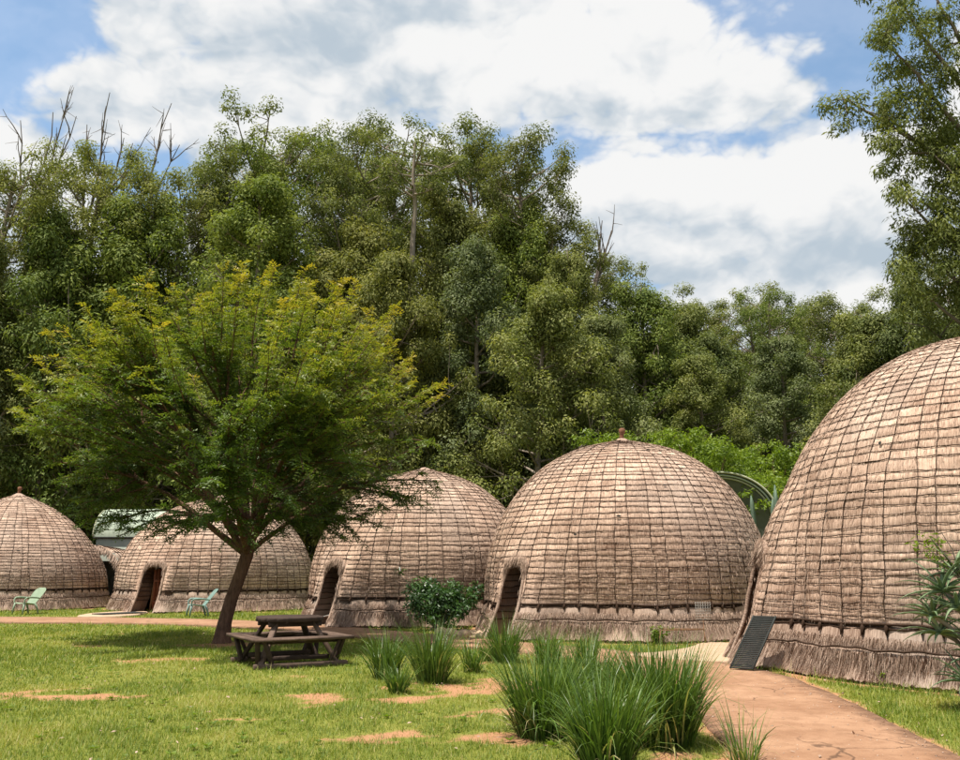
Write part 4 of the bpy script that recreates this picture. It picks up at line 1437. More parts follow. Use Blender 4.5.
# ------------------------------------------------------------------ buildings behind the huts
def vault_building(name, label, loc, rz, Rv, length, spring, n_sheet, sign=False, lip=0.25):
    """corrugated barrel vault, axis along local X, open end towards -X"""
    r = thing(name, label, 'building', loc, rz)
    na = 40
    for k in range(n_sheet):
        x0, x1 = -length / 2 + k * length / n_sheet, -length / 2 + (k + 1) * length / n_sheet
        xs = np.linspace(x0 + .004, x1 - .004, 17)
        A = np.linspace(0, PI, na)
        XX, AA = np.meshgrid(xs, A)
        rad = Rv + .012 * np.sin(XX * 2 * PI / .19) + .012 * (k % 2)
        V = np.stack([XX, -rad * np.cos(AA), spring + rad * .85 * np.sin(AA)], -1).reshape(-1, 3)
        obj('roof_sheet', mesh_np('roof_sheet', V, grid_faces(na, 17), M['roof_green'], None, True), r)
    for k in range(1, n_sheet):
        mb = MB()
        x0 = -length / 2 + k * length / n_sheet
        A = np.linspace(0, PI, 30)
        mb.tube(np.stack([A * 0 + x0, -(Rv + .03) * np.cos(A), spring + (Rv + .03) * .85 * np.sin(A)], 1), .018, 5)
        mb.build('roof_seam', M['roof_green'], r, True)
    # walls
    for sg in (-1, 1):
        MB().box((0, sg * (Rv - .06), spring / 2 - .05), (length - .3, .10, spring + .1)).build('wall', M['wall_grey'], r)
    for sg in (-1, 1):
        mb = MB()
        A = np.linspace(0, PI, 30)
        x = sg * (length / 2 - lip - .02)
        pr = np.stack([A * 0 + x, -(Rv - .03) * np.cos(A), spring + (Rv - .03) * .85 * np.sin(A)], 1)
        V = np.vstack([pr, [[x, Rv - .03, -.05], [x, -(Rv - .03), -.05]]])
        n_ = len(V)
        V2 = V.copy()
        V2[:, 0] -= sg * .08
        allV = np.vstack([V, V2])
        i = np.arange(n_)
        mb.add(allV, np.stack([i, (i + 1) % n_, (i + 1) % n_ + n_, i + n_], 1))
        mb.F.setdefault(n_, []).append(np.array([np.arange(n_), np.arange(n_)[::-1] + n_]))
        mb.build('end_wall', M['wall_dark'] if sign else M['wall_grey'], r)
        for q, (dr, dx) in enumerate([(0.0, 0.02), (-.10, -.10), (-.19, -.2)]):
            mb = MB()
            rr = Rv + dr
            mb.tube(np.stack([A * 0 + sg * (length / 2 + dx), -rr * np.cos(A), spring + rr * .85 * np.sin(A)], 1), .035, 6)
            mb.build('rim', M['trim_pale'] if q != 1 else M['roof_green'], r, True)
    for sg in (-1, 1):
        mb = MB()
        mb.box((0, sg * (Rv + .02), spring - .04), (length, .06, .08), None, .01)
        mb.build('eave', M['dark'], r)
    if sign:
        x = -(length / 2 - lip - .02) - .03
        MB().box((x - .012, .12, spring + Rv * .85 - .62), (.03, .26, .24), None, .005).build('red_panel', M['red_sign'], r)
        MB().box((x - .008, .35, spring + Rv * .85 - .33), (.02, .62, .24), None, .004).build('vent', M['dark'], r)
    return r
vault_building('barrel_roof_building', 'pale green corrugated barrel roofed building between the two left huts', (-14.9, 43.6, 0), 0.0, 1.58, 5.8, 2.95, 5)
vault_building('barrel_roof_building', 'grey barrel vaulted building end with red panel beside the nearest hut', (8.50, 33.0, 0), R_(82), 1.88, 4.5, 3.15, 4, True)

def thatched_porch():
    r = thing('thatched_porch', 'small thatched arch porch between the leftmost hut and the lawn tree hut', 'porch', (-16.45, 40.2, 0))
    rng = np.random.default_rng(4)
    na, nl = 40, 14
    A = np.linspace(-.25, PI + .25, na)
    Y = np.linspace(-1.3, 1.5, nl)
    YY, AA = np.meshgrid(Y, A)
    rad = 1.30 + .03 * np.sin(AA * 9 + YY) + rng.normal(0, .01, YY.shape) - .10 * (YY + 1.3) / 2.8
    V = np.stack([-rad * np.cos(AA), YY, 1.28 + rad * .92 * np.sin(AA)], -1).reshape(-1, 3)
    V[:, 2] = np.maximum(V[:, 2], -.02)
    obj('roof', mesh_np('roof', V, grid_faces(na, nl), M['thatch'], {'pat': np.stack([YY, AA * 1.3, YY * 0], -1).reshape(-1, 3), 'tone': np.clip(rng.normal(.5, .12, YY.size), 0, 1)}, True), r)
    for k in range(1, 6):
        mb = MB()
        y = -1.3 + k * .42
        mb.tube(np.stack([-(1.33 - .10 * (y + 1.3) / 2.8) * np.cos(A), A * 0 + y + .02 * np.sin(A * 6), 1.28 + (1.33 - .1 * (y + 1.3) / 2.8) * .92 * np.sin(A)], 1), .014, 4)
        mb.build('ring_rope', M['rope'], r, True)
    for k in range(9):
        a = .2 + k * (PI - .4) / 8
        mb = MB()
        mb.tube(np.stack([-(1.33 - .1 * (Y + 1.3) / 2.8) * math.cos(a), Y, 1.28 + (1.33 - .1 * (Y + 1.3) / 2.8) * .92 * math.sin(a)], 1), .013, 4)
        mb.build('upright_rope', M['rope'], r, True)
    # hanging fringe at the arch
    mb = MB()
    n_ = 900
    a = rng.uniform(.05, PI - .05, n_)
    rr = rng.uniform(1.18, 1.36, n_)
    p = np.stack([-rr * np.cos(a), np.full(n_, -1.3) - rng.uniform(0, .1, n_), 1.28 + rr * .92 * np.sin(a)], 1)
    ax = unit(np.stack([np.cos(a) * .3, -rng.uniform(.1, .6, n_), -np.ones(n_)], 1))
    V, F = leaf_quads(p, ax, unit(rng.normal(0, .3, (n_, 3)) + np.array([0, -1, .2])), rng.uniform(.18, .34, n_), rng.uniform(.02, .04, n_))
    o = obj('fringe', mesh_np('fringe', V, F, M['straw'], {'tone': np.repeat(np.clip(rng.normal(.6, .2, n_), 0, 1), 4)}), r)
    tag(o, kind='stuff')
    # grey green back panel and posts
    MB().box((0, .6, .9), (2.2, .08, 1.9)).build('back_wall', M['wall_grey'], r)
    for sg in (-1, 1):
        mb = MB()
        mb.box((sg * 1.13, 0, .6), (.16, 2.4, 1.3), None, .02)
        mb.build('side_wall', M['skirt'], r)
thatched_porch()

# ------------------------------------------------------------------ picnic table
def picnic_table():
    r = thing('picnic_table', 'dark weathered wooden picnic table with round top and attached square bench ring', 'picnic table', (-3.16, 15.45, 0.0), R_(30))
    r.scale = (.89, .89, 1.0)
    rng = np.random.default_rng(8)
    # round top of planks
    Rt, n = .62, 8
    wpl = 2 * Rt / n
    for k in range(n):
        y0, y1 = -Rt + k * wpl + .004, -Rt + (k + 1) * wpl - .004
        ys = np.linspace(y0, y1, 5)
        xr = np.sqrt(np.maximum(Rt ** 2 - ys ** 2, .02 ** 2)) * (1 + rng.normal(0, .01, 5))
        V, nn = [], 5
        zt, zb = .765 + rng.uniform(-.003, .003), .695
        ring = [(x, y) for x, y in zip(xr, ys)] + [(-x, y) for x, y in zip(xr[::-1], ys[::-1])]
        m_ = len(ring)
        V = np.array([(x, y, zb) for x, y in ring] + [(x, y, zt - .012) for x, y in ring] + [(x * .975, y * .995, zt) for x, y in ring])
        i = np.arange(m_)
        j = (i + 1) % m_
        F4 = np.concatenate([np.stack([i, j, j + m_, i + m_], 1), np.stack([i + m_, j + m_, j + 2 * m_, i + 2 * m_], 1)])
        FN = np.array([np.arange(m_)[::-1], np.arange(m_) + 2 * m_])
        obj('table_plank', mesh_np('table_plank', V, [F4, FN], M['table_wood']), r)
    for y in (-.33, .33):
        MB().box((0, y, .655), (1.0, .07, .08), None, .01).build('batten', M['table_wood'], r)
    # splayed table legs
    for sx in (-1, 1):
        for sy in (-1, 1):
            mb = MB()
            mb.bar((sx * .34, sy * .30, .70), (sx * .70, sy * .62, .06), .11, .06, bev=.008)
            mb.build('leg', M['table_wood_red'] if sy < 0 else M['table_wood'], r)
    # square ring of bench planks, mitred by overlap
    B = .86
    for k in range(4):
        R3 = rotz(k * PI / 2)
        for q, off in enumerate((0.0, .145)):
            mb = MB()
            ln = 2 * (B - off) - .02
            yy = -(B - off)
            c = R3 @ np.array([0, yy, .455 + rng.uniform(-.004, .004) + (.003 if k % 2 else 0)])
            # trapezoid plank with mitred ends
            h = .068
            V = np.array([(-ln / 2 - .07 + 0.0, yy - h, 0), (ln / 2 + .07, yy - h, 0), (ln / 2 - .07, yy + h, 0), (-ln / 2 + .07, yy + h, 0)])
            V = np.vstack([V + [0, 0, .43], V + [0, 0, .475]])
            V[:, 2] += rng.uniform(-.004, .004)
            F = np.array([[3, 2, 1, 0], [4, 5, 6, 7], [0, 1, 5, 4], [1, 2, 6, 5], [2, 3, 7, 6], [3, 0, 4, 7]])
            mb.add(V @ R3.T, F)
            mb.build('bench_plank', M['table_wood_red'], r)
        # V-shaped supports at each corner
        for sx in (-1, 1):
            mb = MB()
            a = R3 @ np.array([sx * .70, -.80, .43])
            b = R3 @ np.array([sx * (.52), -.72, .05])
            mb.bar(a, b, .085, .055, bev=.006)
            mb.build('bench_leg', M['table_wood'], r)
        mb = MB()
        mb.bar(R3 @ np.array([-.72, -.70, .40]), R3 @ np.array([.72, -.70, .40]), .05, .05, bev=.006)
        mb.build('bench_rail', M['table_wood'], r)
    for sy in (-1, 1):
        mb = MB()
        mb.bar((-.86, sy * .74, .045), (.86, sy * .74, .045), .10, .085, bev=.01)
        mb.build('ground_rail', M['table_wood_red'], r)
    for sy in (-1, 1):
        MB().bar((-.60, sy * .5, .14), (.60, sy * .5, .14), .06, .07, bev=.008).build('cross_brace', M['table_wood'], r)
picnic_table()

# ------------------------------------------------------------------ plastic garden chairs
def chair(loc, rz, mtl, label):
    r = thing('garden_chair', label, 'chair', loc, rz, 'plastic chairs in front of the huts')
    def sheet(f, nu, nv, th, name, slits=None):
        U, V_ = np.meshgrid(np.linspace(-1, 1, nu), np.linspace(0, 1, nv))
        P = np.stack(f(U, V_), -1)
        du = np.gradient(P, axis=1)
        dv = np.gradient(P, axis=0)
        N = unit(np.cross(du, dv))
        A = (P + N * th / 2).reshape(-1, 3)
        B = (P - N * th / 2).reshape(-1, 3)
        F = grid_faces(nv, nu)
        n_ = len(A)
        bd = [(j, j + 1) for j in range(nu - 1)] + [((i + 1) * nu - 1, (i + 2) * nu - 1) for i in range(nv - 1)] + \
             [((nv - 1) * nu + j + 1, (nv - 1) * nu + j) for j in range(nu - 1)][::-1] + [((i + 1) * nu, i * nu) for i in range(nv - 1)]
        Fb = np.array([[a, b, b + n_, a + n_] for a, b in bd])
        return obj(name, mesh_np(name, np.vstack([A, B]), [np.vstack([F, F[:, ::-1] + n_, Fb[:, ::-1]])], mtl, None, True), r)
    # local: front is -Y
    sheet(lambda u, v: (u * (.25 - .02 * v), -.24 + .50 * v, .40 - .07 * v + .03 * u * u - .05 * np.clip(.12 - v, 0, 1) * 4), 9, 9, .012, 'seat')
    sheet(lambda u, v: (u * (.20 + .10 * np.sin(PI * np.clip(v * .62 + .1, 0, 1))) * np.sqrt(np.clip(1 - np.clip((v - .80) / .22, 0, 1) ** 2 * .75, .05, 1)),
                        .24 + .42 * v + .02 * v * v - .05 * u * u, .34 + .58 * v - .0 * u), 11, 14, .012, 'backrest')
    for sg in (-1, 1):
        pts = np.array([(sg * .27, -.25, .40), (sg * .295, -.24, .54), (sg * .31, -.17, .595), (sg * .315, 0, .60), (sg * .31, .20, .585), (sg * .285, .36, .56)])
        mb = MB()
        V, F = tube(pts, [.022, .026, .030, .032, .030, .022], 8)
        V[:, 0] = V[:, 0]
        mb.add(V, F)
        mb.build('armrest', mtl, r, True)
        mb = MB()
        mb.tube([(sg * .25, -.22, .41), (sg * .275, -.265, .2), (sg * .285, -.285, 0)], [.040, .034, .025], 8)
        mb.build('leg', mtl, r, True)
        mb = MB()
        mb.tube([(sg * .24, .22, .37), (sg * .262, .30, .2), (sg * .275, .35, 0)], [.040, .034, .025], 8)
        mb.build('leg', mtl, r, True)
    return r
c1 = chair((-15.5, 31.6, 0), R_(-28), M['plastic_a'], 'sage green plastic garden chair in front of the leftmost hut')
c2 = chair((-9.18, 30.1, 0), R_(-62), M['plastic_b'], 'blue green plastic garden chair beside the tree trunk, facing left')
c1.scale = c2.scale = (.95,) * 3

# ------------------------------------------------------------------ door mats
def slat_mat(name, label, a, b, wdir, W_, n, mtl, th=.03, side=.025):
    """mat from edge a to edge b (centre points), width W_ along wdir; separate slats between two side strips"""
    a, b, wdir = np.array(a, float), np.array(b, float), unit(np.array(wdir, float))
    r = thing(name, label, 'mat', tuple(a), 0, 'ribbed doormats by the huts')
    d = b - a
    L = np.linalg.norm(d)
    du = d / L
    nrm = np.cross(wdir, du)
    for sg in (-1, 1):
        mb = MB()
        mb.bar(wdir * sg * W_ / 2, d + wdir * sg * W_ / 2, side, th, up=tuple(nrm), bev=.004)
        mb.build('side_strip', mtl, r)
    for k in range(n):
        c = du * (L * (k + .5) / n)
        mb = MB()
        mb.bar(c - wdir * (W_ / 2 - .012), c + wdir * (W_ / 2 - .012), L / n * .66, th * .8, up=tuple(nrm), bev=.003)
        mb.build('slat', mtl, r)
    return r
slat_mat('doormat', 'black ribbed rubber mat leaning against the nearest hut', (3.96, 14.25, .05), (4.42, 14.42, .82), (.80, -.50, 0), .34, 30, M['rubber'])
slat_mat('doormat', 'black ribbed mat lying flat before the red-brown door', (-12.45, 30.2, .075), (-11.45, 31.35, .085), (.80, -.60, 0), .62, 12, M['rubber'])
slat_mat('doormat', 'pale grey slatted mat propped at the doorway behind picnic table', (-4.75, 25.4, .12), (-3.72, 25.75, .34), (-.1, .95, -.1), .75, 9, M['mat_grey'])
slat_mat('doormat', 'dark grey mat at the central hut doorway behind the strap leaf clumps', (.05, 21.9, .06), (.75, 22.35, .065), (-.5, .8, 0), .55, 10, M['rubber'])

# ------------------------------------------------------------------ rusty frame and wire panel by the central hut
def frame():
    r = thing('metal_frame', 'low rusty wire frame standing on the grass by the central hut', 'frame', (4.15, 19.05, 0))
    rng = np.random.default_rng(3)
    pts = [(-.45, 0), (.45, .12), (.52, .42), (-.40, .32)]
    for x, y in pts:
        MB().tube([(x * 1.1, y, -.03), (x, y, .30)], .012, 6).build('leg', M['rust'], r)
    for k in range(4):
        a, b = pts[k], pts[(k + 1) % 4]
        MB().tube([(a[0], a[1], .30), (b[0], b[1], .30 + .01)], .012, 6).build('rail', M['rust'], r)
    for k in range(5):
        f = (k + 1) / 6
        a = np.array(pts[0]) * (1 - f) + np.array(pts[1]) * f
        b = np.array(pts[3]) * (1 - f) + np.array(pts[2]) * f
        MB().tube([(a[0], a[1], .30), (b[0], b[1], .305)], .006, 5).build('bar', M['rust'], r)
frame()
def wire_panel():
    r = thing('wire_panel', 'small grey wire mesh panel on a stick against the central hut skirt', 'mesh panel', (4.62, 19.2, 0))
    MB().tube([(0, 0, -.03), (.0, .05, .55)], .010, 6).build('stick', M['rust'], r)
    for k in range(7):
        MB().tube([(-.15 + k * .05, .02, .50), (-.14 + k * .05, .06, .86)], .004, 4).build('wire', M['wire'], r)
    for k in range(7):
        MB().tube([(-.16, .02 + k * .006, .51 + k * .055), (.16, .02 + k * .006, .51 + k * .055)], .004, 4).build('wire', M['wire'], r)
wire_panel()

# ------------------------------------------------------------------ strap leaved clumps
def clump(x, y, H, spread, n, seed, label, dry=0.05, w0=.013, base=.16):
    rng = np.random.default_rng(seed)
    r = thing('strap_leaf_clump', label, 'plant', (x, y, -.02), 0, 'strap leaved clumps beside the path')
    def blades(n, name, tint0, Hs, sp):
        seg = 7
        az = rng.random(n) * 2 * PI
        rad = np.sqrt(rng.random(n)) * base
        b = np.stack([np.cos(az) * rad * spread / .35, np.sin(az) * rad * spread / .35, np.zeros(n)], 1)
        out = az + rng.normal(0, .7, n)
        L = H * Hs * rng.uniform(.55, 1.12, n)
        lean = np.abs(rng.normal(0, 1, n)) * sp * .36 + .06 + 1.3 * rad * sp
        t = np.linspace(0, 1, seg)
        curl = np.where(rng.random(n) < .26, rng.uniform(.5, 1.9, n), rng.uniform(0, .3, n))
        ang = lean[:, None] * (.35 + t[None] * .65) + (t[None] ** 2.4) * curl[:, None]
        dl = L[:, None] / (seg - 1)
        hx = np.concatenate([np.zeros((n, 1)), np.cumsum(np.sin(ang[:, 1:]) * dl, 1)], 1)
        hz = np.concatenate([np.zeros((n, 1)), np.cumsum(np.cos(ang[:, 1:]) * dl, 1)], 1)
        od = np.stack([np.cos(out), np.sin(out), 0 * out], 1)
        c = b[:, None] + od[:, None] * hx[..., None] + np.array([0, 0, 1.0]) * hz[..., None]
        tw = out + PI / 2 + rng.normal(0, .6, n)
        sd = np.stack([np.cos(tw), np.sin(tw), 0 * tw], 1)
        wd = (w0 * rng.uniform(.7, 1.25, n))[:, None] * (1 - t[None] ** 2.2 * .93) * (.75 + .5 * np.sin(PI * np.clip(t[None] + .15, 0, 1)))
        A = c - sd[:, None] * wd[..., None] / 2
        B = c + sd[:, None] * wd[..., None] / 2
        V = np.stack([A, B], 2).reshape(n, -1, 3)
        f = np.array([[2 * k, 2 * k + 1, 2 * k + 3, 2 * k + 2] for k in range(seg - 1)])
        F = (f[None] + (np.arange(n) * seg * 2)[:, None, None]).reshape(-1, 4)
        ti = np.clip(tint0 + rng.normal(0, .14, n)[:, None] + .16 * t[None] - .08, 0, 1)
        T = np.repeat(ti, 2, axis=1).ravel()
        o = obj(name, mesh_np(name, V.reshape(-1, 3), F, M['leaf_strap'], {'tint': T}, True), r)
        tag(o, kind='stuff')
    blades(n, 'leaves', .36, 1.0, 1.0)
    blades(max(8, int(n * dry * 1.8)), 'dry_leaves', .9, .72, 2.3)
    return r
clump(1.62, 8.55, 1.0, .60, 900, 1, 'largest strap leaf clump, beside the near end of the path', .04, .015)
clump(.98, 7.45, .86, .42, 560, 2, 'nearest strap leaf clump, cut off by the bottom edge', .05, .015)
clump(.60, 8.95, .92, .52, 640, 3, 'left strap leaf clump of the big foreground cluster', .06, .014)
clump(1.12, 9.95, .92, .52, 520, 4, 'back strap leaf clump of the big foreground cluster', .05, .014)
clump(2.10, 7.62, .60, .22, 46, 5, 'thin sparse strap leaves at the edge of the near path', .3, .010)
clump(-1.32, 13.35, .82, .36, 260, 6, 'left strap leaf clump of the trio near picnic table', .05)
clump(-.66, 12.95, .95, .42, 380, 7, 'tallest strap leaf clump of the trio near picnic table', .05)
clump(-1.03, 11.85, .48, .22, 170, 8, 'short strap leaf clump in front of its two taller neighbours', .05)
clump(-.12, 14.2, .66, .26, 110, 9, 'thin strap leaf clump between the trio and the row before the central hut', .12)
clump(.42, 15.6, .88, .40, 300, 10, 'left strap leaf clump in the row before the central hut door', .05)
clump(1.10, 15.3, .72, .36, 240, 11, 'middle strap leaf clump in the row before the central hut door', .06)
clump(1.72, 15.25, .66, .30, 200, 12, 'right strap leaf clump in the row before the central hut', .06)
clump(.10, 15.9, .50, .22, 80, 13, 'small strap leaf tuft at the left end of the row before central hut', .1)

# ------------------------------------------------------------------ shrub, aloe, cactus, weeds
def shrub():
    rng = np.random.default_rng(21)
    r = thing('shrub', 'dark glossy rounded shrub between the two middle huts', 'shrub', (-1.0, 23.45, 0))
    st = MB()
    cl, cr = [], []
    for k in range(22):
        az = k * 2.4
        e = np.array([math.cos(az) * rng.uniform(.2, .85), math.sin(az) * rng.uniform(.2, .55), rng.uniform(.35, 1.15)])
        if k == 0:
            e = np.array([-1.02, -.1, 1.35])
        p = bend((rng.normal(0, .12), rng.normal(0, .08), 0), e, 6, rng, .1, .03)
        st.tube(p, np.linspace(.022, .008, 6), 5, False)
        for q in range(1 if k == 0 else 5):
            cl.append(e + rng.normal(0, .13, 3))
            cr.append(rng.uniform(.12, .26) if k else .14)
    st.build('stems', M['bark_pale'], r, True)
    cl, cr = np.array(cl), np.array(cr)
    cl[:, 2] = np.maximum(cl[:, 2], .16)
    V, F, T = puff_leaves(rng, cl, cr, np.maximum((cr ** 2 * 1300).astype(int), 18), .13, .045, .1, .9)
    o = obj('leaves', mesh_np('leaves', V, F, M['leaf_shrub'], {'tint': T}), r)
    tag(o, kind='stuff')
shrub()

def aloe():
    rng = np.random.default_rng(31)
    r = thing('aloe_plant', 'grey green many headed aloe at the right edge before the nearest hut', 'plant', (5.66, 10.55, -.02))
    r.scale = (1.15, 1.15, 1.15)
    heads = [(-.36, -.05, 1.15, .40), (-.15, .05, 1.32, .42), (-.50, -.10, .92, .36), (-.28, -.15, .98, .42), (-.40, 0, .75, .36), (.15, 0, 1.25, .44), (-.30, -.22, .32, .34), (-.12, -.15, .55, .38), (.25, .05, .85, .4), (.05, -.2, .25, .3)]
    for hx, hy, hz, L in heads:
        st = MB()
        st.tube(bend((hx * .2 + .42, hy * .3 + .15, 0), (hx, hy, hz), 6, rng, .06, .10), np.linspace(.030, .020, 6), 7, False)
        stem = st.build('stem', M['bark_pale'], r, True)
        n = 22
        for k in range(n):
            az = k * 2.399 + rng.normal(0, .15)
            up = 1.25 - 1.35 * (k / n) + rng.normal(0, .1)
            Lk = L * rng.uniform(.8, 1.3)
            seg = 7
            t = np.linspace(0, 1, seg)
            ang = up - t ** 1.4 * rng.uniform(.5, 1.1)
            dl = Lk / (seg - 1)
            h = np.concatenate([[0], np.cumsum(np.cos(ang[1:]) * dl)])
            z = np.concatenate([[0], np.cumsum(np.sin(ang[1:]) * dl)])
            c = np.stack([hx + np.cos(az) * h, hy + np.sin(az) * h, hz + z - .02], 1)
            sd = np.array([-math.sin(az), math.cos(az), 0])
            wd = .050 * (1 - t ** 1.5) + .003
            upv = np.array([0, 0, 1.0])
            V = np.stack([c - sd * wd[:, None] / 2 + upv * wd[:, None] * .25, c - upv * wd[:, None] * .18, c + sd * wd[:, None] / 2 + upv * wd[:, None] * .25], 1).reshape(-1, 3)
            f = []
            for q in range(seg - 1):
                for w_ in range(2):
                    f.append([q * 3 + w_, q * 3 + w_ + 1, (q + 1) * 3 + w_ + 1, (q + 1) * 3 + w_])
                f.append([q * 3 + 2, q * 3, (q + 1) * 3, (q + 1) * 3 + 2])
            obj('leaf', mesh_np('leaf', V, np.array(f), M['leaf_aloe'], {'tint': np.full(len(V), np.clip(rng.normal(.45, .2), 0, 1))}, True), stem)
    tw = MB()
    rngl = np.random.default_rng(2)
    for k in range(3):
        e = np.array([-.55 + .12 * k, -.05, 1.62 + .05 * k])
        tw.tube(bend((-.1, 0, 1.2), e, 6, rngl, .08, .08), np.linspace(.008, .004, 6), 4, False)
    tw.build('twigs', M['bark_pale'], r)
    cl = np.array([[-.55, -.05, 1.62], [-.48, -.05, 1.55], [-.44, -.05, 1.68], [-.38, -.03, 1.5], [-.33, 0, 1.6], [-.3, -.02, 1.45]])
    V, F, T = puff_leaves(rngl, cl, np.full(6, .10), np.full(6, 22), .055, .022, .1)
    o = obj('twig_leaves', mesh_np('twig_leaves', V, F, M['leaf_lime'], {'tint': T}), r)
    tag(o, kind='stuff')
aloe()

def cactus():
    rng = np.random.default_rng(6)
    r = thing('columnar_cactus', 'cluster of tall thin cactus columns in the gap left of the nearest hut', 'cactus', (8.75, 27.2, -.02))
    for k in range(6):
        x, y = rng.normal(0, .17), rng.normal(0, .2)
        H = [4.05, 3.7, 3.9, 3.45, 3.6, 3.2][k]
        an = np.linspace(0, 2 * PI, 17)[:-1]
        zs = np.linspace(0, 1, 14)
        V = []
        for z in zs:
            rr = .055 * (1 + .22 * np.cos(an * 8)) * (1 - .75 * max(0, (z - .93) / .07) ** 2)
            V += [(x * (1 + z * .4) + q * math.cos(b), y + q * math.sin(b), z * H) for q, b in zip(rr, an)]
        mb = MB()
        mb.add(np.array(V), grid_faces(14, 16, True))
        mb.F.setdefault(16, []).append(np.array([np.arange(16) + 13 * 16]))
        mb.build('stem', M['cactus'], r, True)
cactus()

def weed(x, y, H, seed, label):
    rng = np.random.default_rng(seed)
    r = thing('weed', label, 'plant', (x, y, 0), 0, 'small weeds at the foot of the huts')
    st = MB()
    cl = []
    for k in range(7):
        e = np.array([rng.normal(0, .45 * H), rng.normal(0, .3 * H), rng.uniform(.45, 1) * H])
        st.tube(bend((0, 0, 0), e, 4, rng, .08), np.linspace(.007, .003, 4), 4, False)
        cl += [e, e * .7]
    st.build('stems', M['leaf_shrub'], r)
    cl = np.array(cl)
    V, F, T = puff_leaves(rng, cl, np.full(len(cl), .22 * H), np.full(len(cl), 22), .07, .032, .1)
    o = obj('leaves', mesh_np('leaves', V, F, M['leaf_lime'], {'tint': T * .6}), r)
    tag(o, kind='stuff')
weed(3.62, 19.45, .34, 1, 'small leafy weed at the foot of the central hut left of the rusty frame')
weed(4.92, 14.35, .28, 2, 'small green weed at the skirt of the nearest hut right of the leaning mat')
weed(5.55, 12.6, .20, 3, 'tiny weed in the grass strip along the nearest hut')

# stones edging the paving before the central hut door
def stone(x, y, sx, sy, sz, seed, label):
    rng = np.random.default_rng(seed)
    mb = MB()
    nu, nv = 12, 7
    V = []
    for j in range(nv):
        ph = -PI / 2 + PI * (j + .5) / nv
        for i in range(nu):
            a = 2 * PI * i / nu
            q = 1 + rng.normal(0, .07)
            V.append((sx * math.cos(a) * math.cos(ph) * q, sy * math.sin(a) * math.cos(ph) * q, sz * math.sin(ph) * q))
    mb.add(V, grid_faces(nv, nu, True))
    mb.F.setdefault(nu, []).append(np.array([np.arange(nu)[::-1], np.arange(nu) + (nv - 1) * nu]))
    o = mb.build('kerb_stone', M['apron'], None, True)
    o.location = (x, y, sz * .45)
    o.rotation_euler = (0, 0, rng.random() * 3)
    tag(o, label, 'stone', 'stones edging the central hut doorway')
for k, (x, y, a_, b_, c_, tx) in enumerate([(-.92, 22.3, .20, .13, .11, 'leftmost pale kerb stone by the central hut doorway'), (-.72, 21.75, .24, .15, .12, 'second pale kerb stone from the left by the central hut doorway'),
        (-.36, 21.3, .22, .15, .12, 'third pale kerb stone from the left by the central hut doorway'), (.02, 20.98, .22, .14, .12, 'pale kerb stone nearest the strap leaves by the central hut doorway')]):
    stone(x, y, a_, b_, c_, k, tx)

# ------------------------------------------------------------------ lawn: blades of short grass
def lawn():
    rng = np.random.default_rng(99)
    bands = [(5.8, 9.5, 3900), (9.5, 13, 2500), (13, 18, 1300), (18, 24, 700), (24, 35, 380)]
    X, Y, K = [], [], []
    for y0, y1, dens in bands:
        xm = y1 * .60 + .6
        n = int(dens * (y1 - y0) * 2 * xm)
        x = rng.uniform(-xm, xm, n)
        y = rng.uniform(y0, y1, n)
        k = np.abs(x) < y * .60 + .5
        X.append(x[k])
        Y.append(y[k])
    X, Y = np.concatenate(X), np.concatenate(Y)
    # clumpy
    cx = fbm(X * 7, Y * 7, 2)
    keep = rng.random(len(X)) < .35 + 1.0 * cx
    X, Y = X[keep], Y[keep]
    b = bare_mask(X, Y)
    keep = rng.random(len(X)) > b * .97
    pd = path_dist(X, Y)
    keep &= pd > rng.uniform(-.07, .05, len(X))
    for a in APRONS:
        keep &= ~in_poly(X, Y, a)
    X, Y, b, pd = X[keep], Y[keep], b[keep], pd[keep]
    hd = np.full(len(X), 9.0)
    for h in HUTS:
        hd = np.minimum(hd, np.hypot(X - h['c'][0], Y - h['c'][1]) - h['R'] - .36)
    keep = hd > 0
    X, Y, b, hd, pd = X[keep], Y[keep], b[keep], hd[keep], pd[keep]
    n = len(X)
    dist = np.hypot(X, Y)
    big = fbm(X * .55 + 3, Y * .55, 3)
    cl2 = fbm(X * 4.5 + 3, Y * 4.5, 3)
    H = rng.uniform(.018, .058, n) * (.55 + 1.0 * big) * (.6 + .8 * cl2) * (1 - .45 * b) * (1 + dist * .010)
    H *= 1 + 1.6 * (1 - sstep(.0, .45, hd)) + .5 * (1 - sstep(0, .2, pd))
    tall = rng.random(n) < .03 * (cl2 > .5)
    H = np.where(tall, H * 1.9, H)
    W_ = rng.uniform(.0045, .0085, n) * np.clip(dist / 9, .9, 3.2)
    az = rng.random(n) * 2 * PI
    ln = rng.uniform(.1, 1.25, n) * H
    z = ground_z(X, Y)
    base = np.stack([X, Y, z - .004], 1)
    sd = np.stack([np.cos(az + PI / 2), np.sin(az + PI / 2), 0 * az], 1) * W_[:, None] / 2
    tip = base + np.stack([np.cos(az) * ln, np.sin(az) * ln, H], 1)
    V = np.stack([base - sd, base + sd, tip], 1).reshape(-1, 3)
    dry = sstep(.50, .72, fbm(X * .9 + 20, Y * .9 + 7, 4))
    ti = np.clip(.30 + rng.normal(0, .17, n) + .36 * dry + .12 * b + .30 * (.5 - cl2), 0, 1)
    ti = np.where(rng.random(n) < .05, .95, ti)
    o = obj('lawn_grass', mesh_np('lawn_grass', V, np.arange(3 * n).reshape(-1, 3), M['grass'], {'tint': np.repeat(ti, 3)}))
    tag(o, 'short sunlit lawn grass between the path and the huts', 'grass', kind='stuff')
    print('grass blades', n)
lawn()

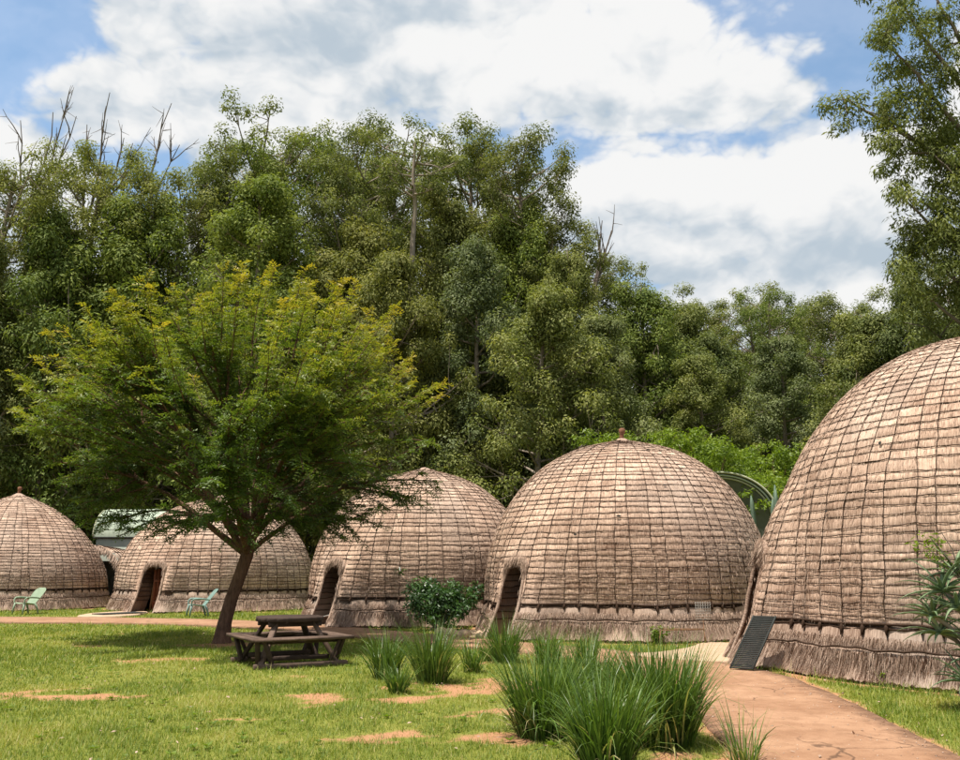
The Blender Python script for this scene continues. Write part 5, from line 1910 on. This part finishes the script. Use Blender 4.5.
# fallen dry leaves scattered over the lawn
def litter():
    rng = np.random.default_rng(15)
    n = 520
    Y = 6.5 + 22 * rng.random(n) ** 1.2
    X = rng.uniform(-.58, .55, n) * Y
    ok = path_dist(X, Y) > -.9
    X, Y = X[ok], Y[ok]
    n = len(X)
    p = np.stack([X, Y, np.where(path_dist(X, Y) < 0.03, .040, .030) + rng.uniform(0, .012, n)], 1)
    ax = unit(np.stack([rng.normal(size=n), rng.normal(size=n), rng.normal(0, .25, n)], 1))
    V, F = leaf_quads(p, ax, unit(np.array([0, 0, 1.0]) + rng.normal(0, .3, (n, 3))), rng.uniform(.03, .07, n), rng.uniform(.015, .03, n), .15)
    o = obj('leaf_litter', mesh_np('leaf_litter', V, F, M['straw'], {'tone': np.repeat(rng.random(n) * .55, 4)}))
    tag(o, 'dry fallen leaves scattered over the lawn', 'leaves', kind='stuff')
litter()

def rosettes():
    """small flat broad leaved weeds in the turf"""
    rng = np.random.default_rng(61)
    n = 420
    Y = 6.5 + 17 * rng.random(n) ** 1.3
    X = rng.uniform(-.58, .20, n) * Y
    ok = (path_dist(X, Y) > .15) & (bare_mask(X, Y) < .5)
    X, Y = X[ok], Y[ok]
    n = len(X)
    k = 9
    i = np.repeat(np.arange(n), k)
    az = np.tile(np.arange(k) * 2 * PI / k, n) + np.repeat(rng.random(n) * 6, k) + rng.normal(0, .2, n * k)
    R0 = np.repeat(rng.uniform(.03, .085, n), k)
    p = np.stack([X[i], Y[i], np.full(n * k, .022)], 1)
    ax = unit(np.stack([np.cos(az), np.sin(az), rng.uniform(.1, .6, n * k)], 1))
    V, F = leaf_quads(p, ax, unit(np.array([0, 0, 1.0]) + rng.normal(0, .2, (n * k, 3))), R0 * rng.uniform(.7, 1.2, n * k), R0 * .42, .1)
    o = obj('lawn_weeds', mesh_np('lawn_weeds', V, F, M['leaf_lime'], {'tint': np.repeat(np.clip(.12 + rng.normal(0, .15, n * k), 0, 1), 4)}))
    tag(o, 'small flat green weeds dotted through the lawn', 'weeds', kind='stuff')
rosettes()

def grit():
    rng = np.random.default_rng(18)
    n = 5200
    i = rng.integers(0, len(PQ), n)
    ok = PQ[i, 1] < 18
    i = i[ok]
    n = len(i)
    side = rng.choice([-1, 1], n) * rng.random(n) ** .45
    tg = np.gradient(PQ[:, :2], axis=0)
    tg /= np.linalg.norm(tg, axis=1, keepdims=True)
    nr = np.stack([tg[:, 1], -tg[:, 0]], 1)
    p = PQ[i, :2] + nr[i] * (side * PQ[i, 2] * .98)[:, None] + rng.normal(0, .12, (n, 2))
    r = rng.uniform(.003, .011, n) * np.where(rng.random(n) < .06, 2.0, 1)
    o8 = np.array([[1, 0, 0], [-1, 0, 0], [0, 1, 0], [0, -1, 0], [0, 0, 1], [0, 0, -1]], float)
    f8 = np.array([[0, 2, 4], [2, 1, 4], [1, 3, 4], [3, 0, 4], [2, 0, 5], [1, 2, 5], [3, 1, 5], [0, 3, 5]])
    V = np.c_[p, np.full(n, .034)][:, None] + o8[None] * r[:, None, None] * rng.uniform(.6, 1.3, (n, 6, 1)) * np.array([1, 1, .6])
    F = (f8[None] + (np.arange(n) * 6)[:, None, None]).reshape(-1, 3)
    o = obj('path_grit', mesh_np('path_grit', V.reshape(-1, 3), F, M['straw'], {'tone': np.repeat(rng.random(n) * .8, 6)}))
    tag(o, 'loose grit and small stones on the brown path', 'grit', kind='stuff')
grit()
print('TRIS', sum(len(m_.loops) - 2 * len(m_.polygons) for m_ in bpy.data.meshes))
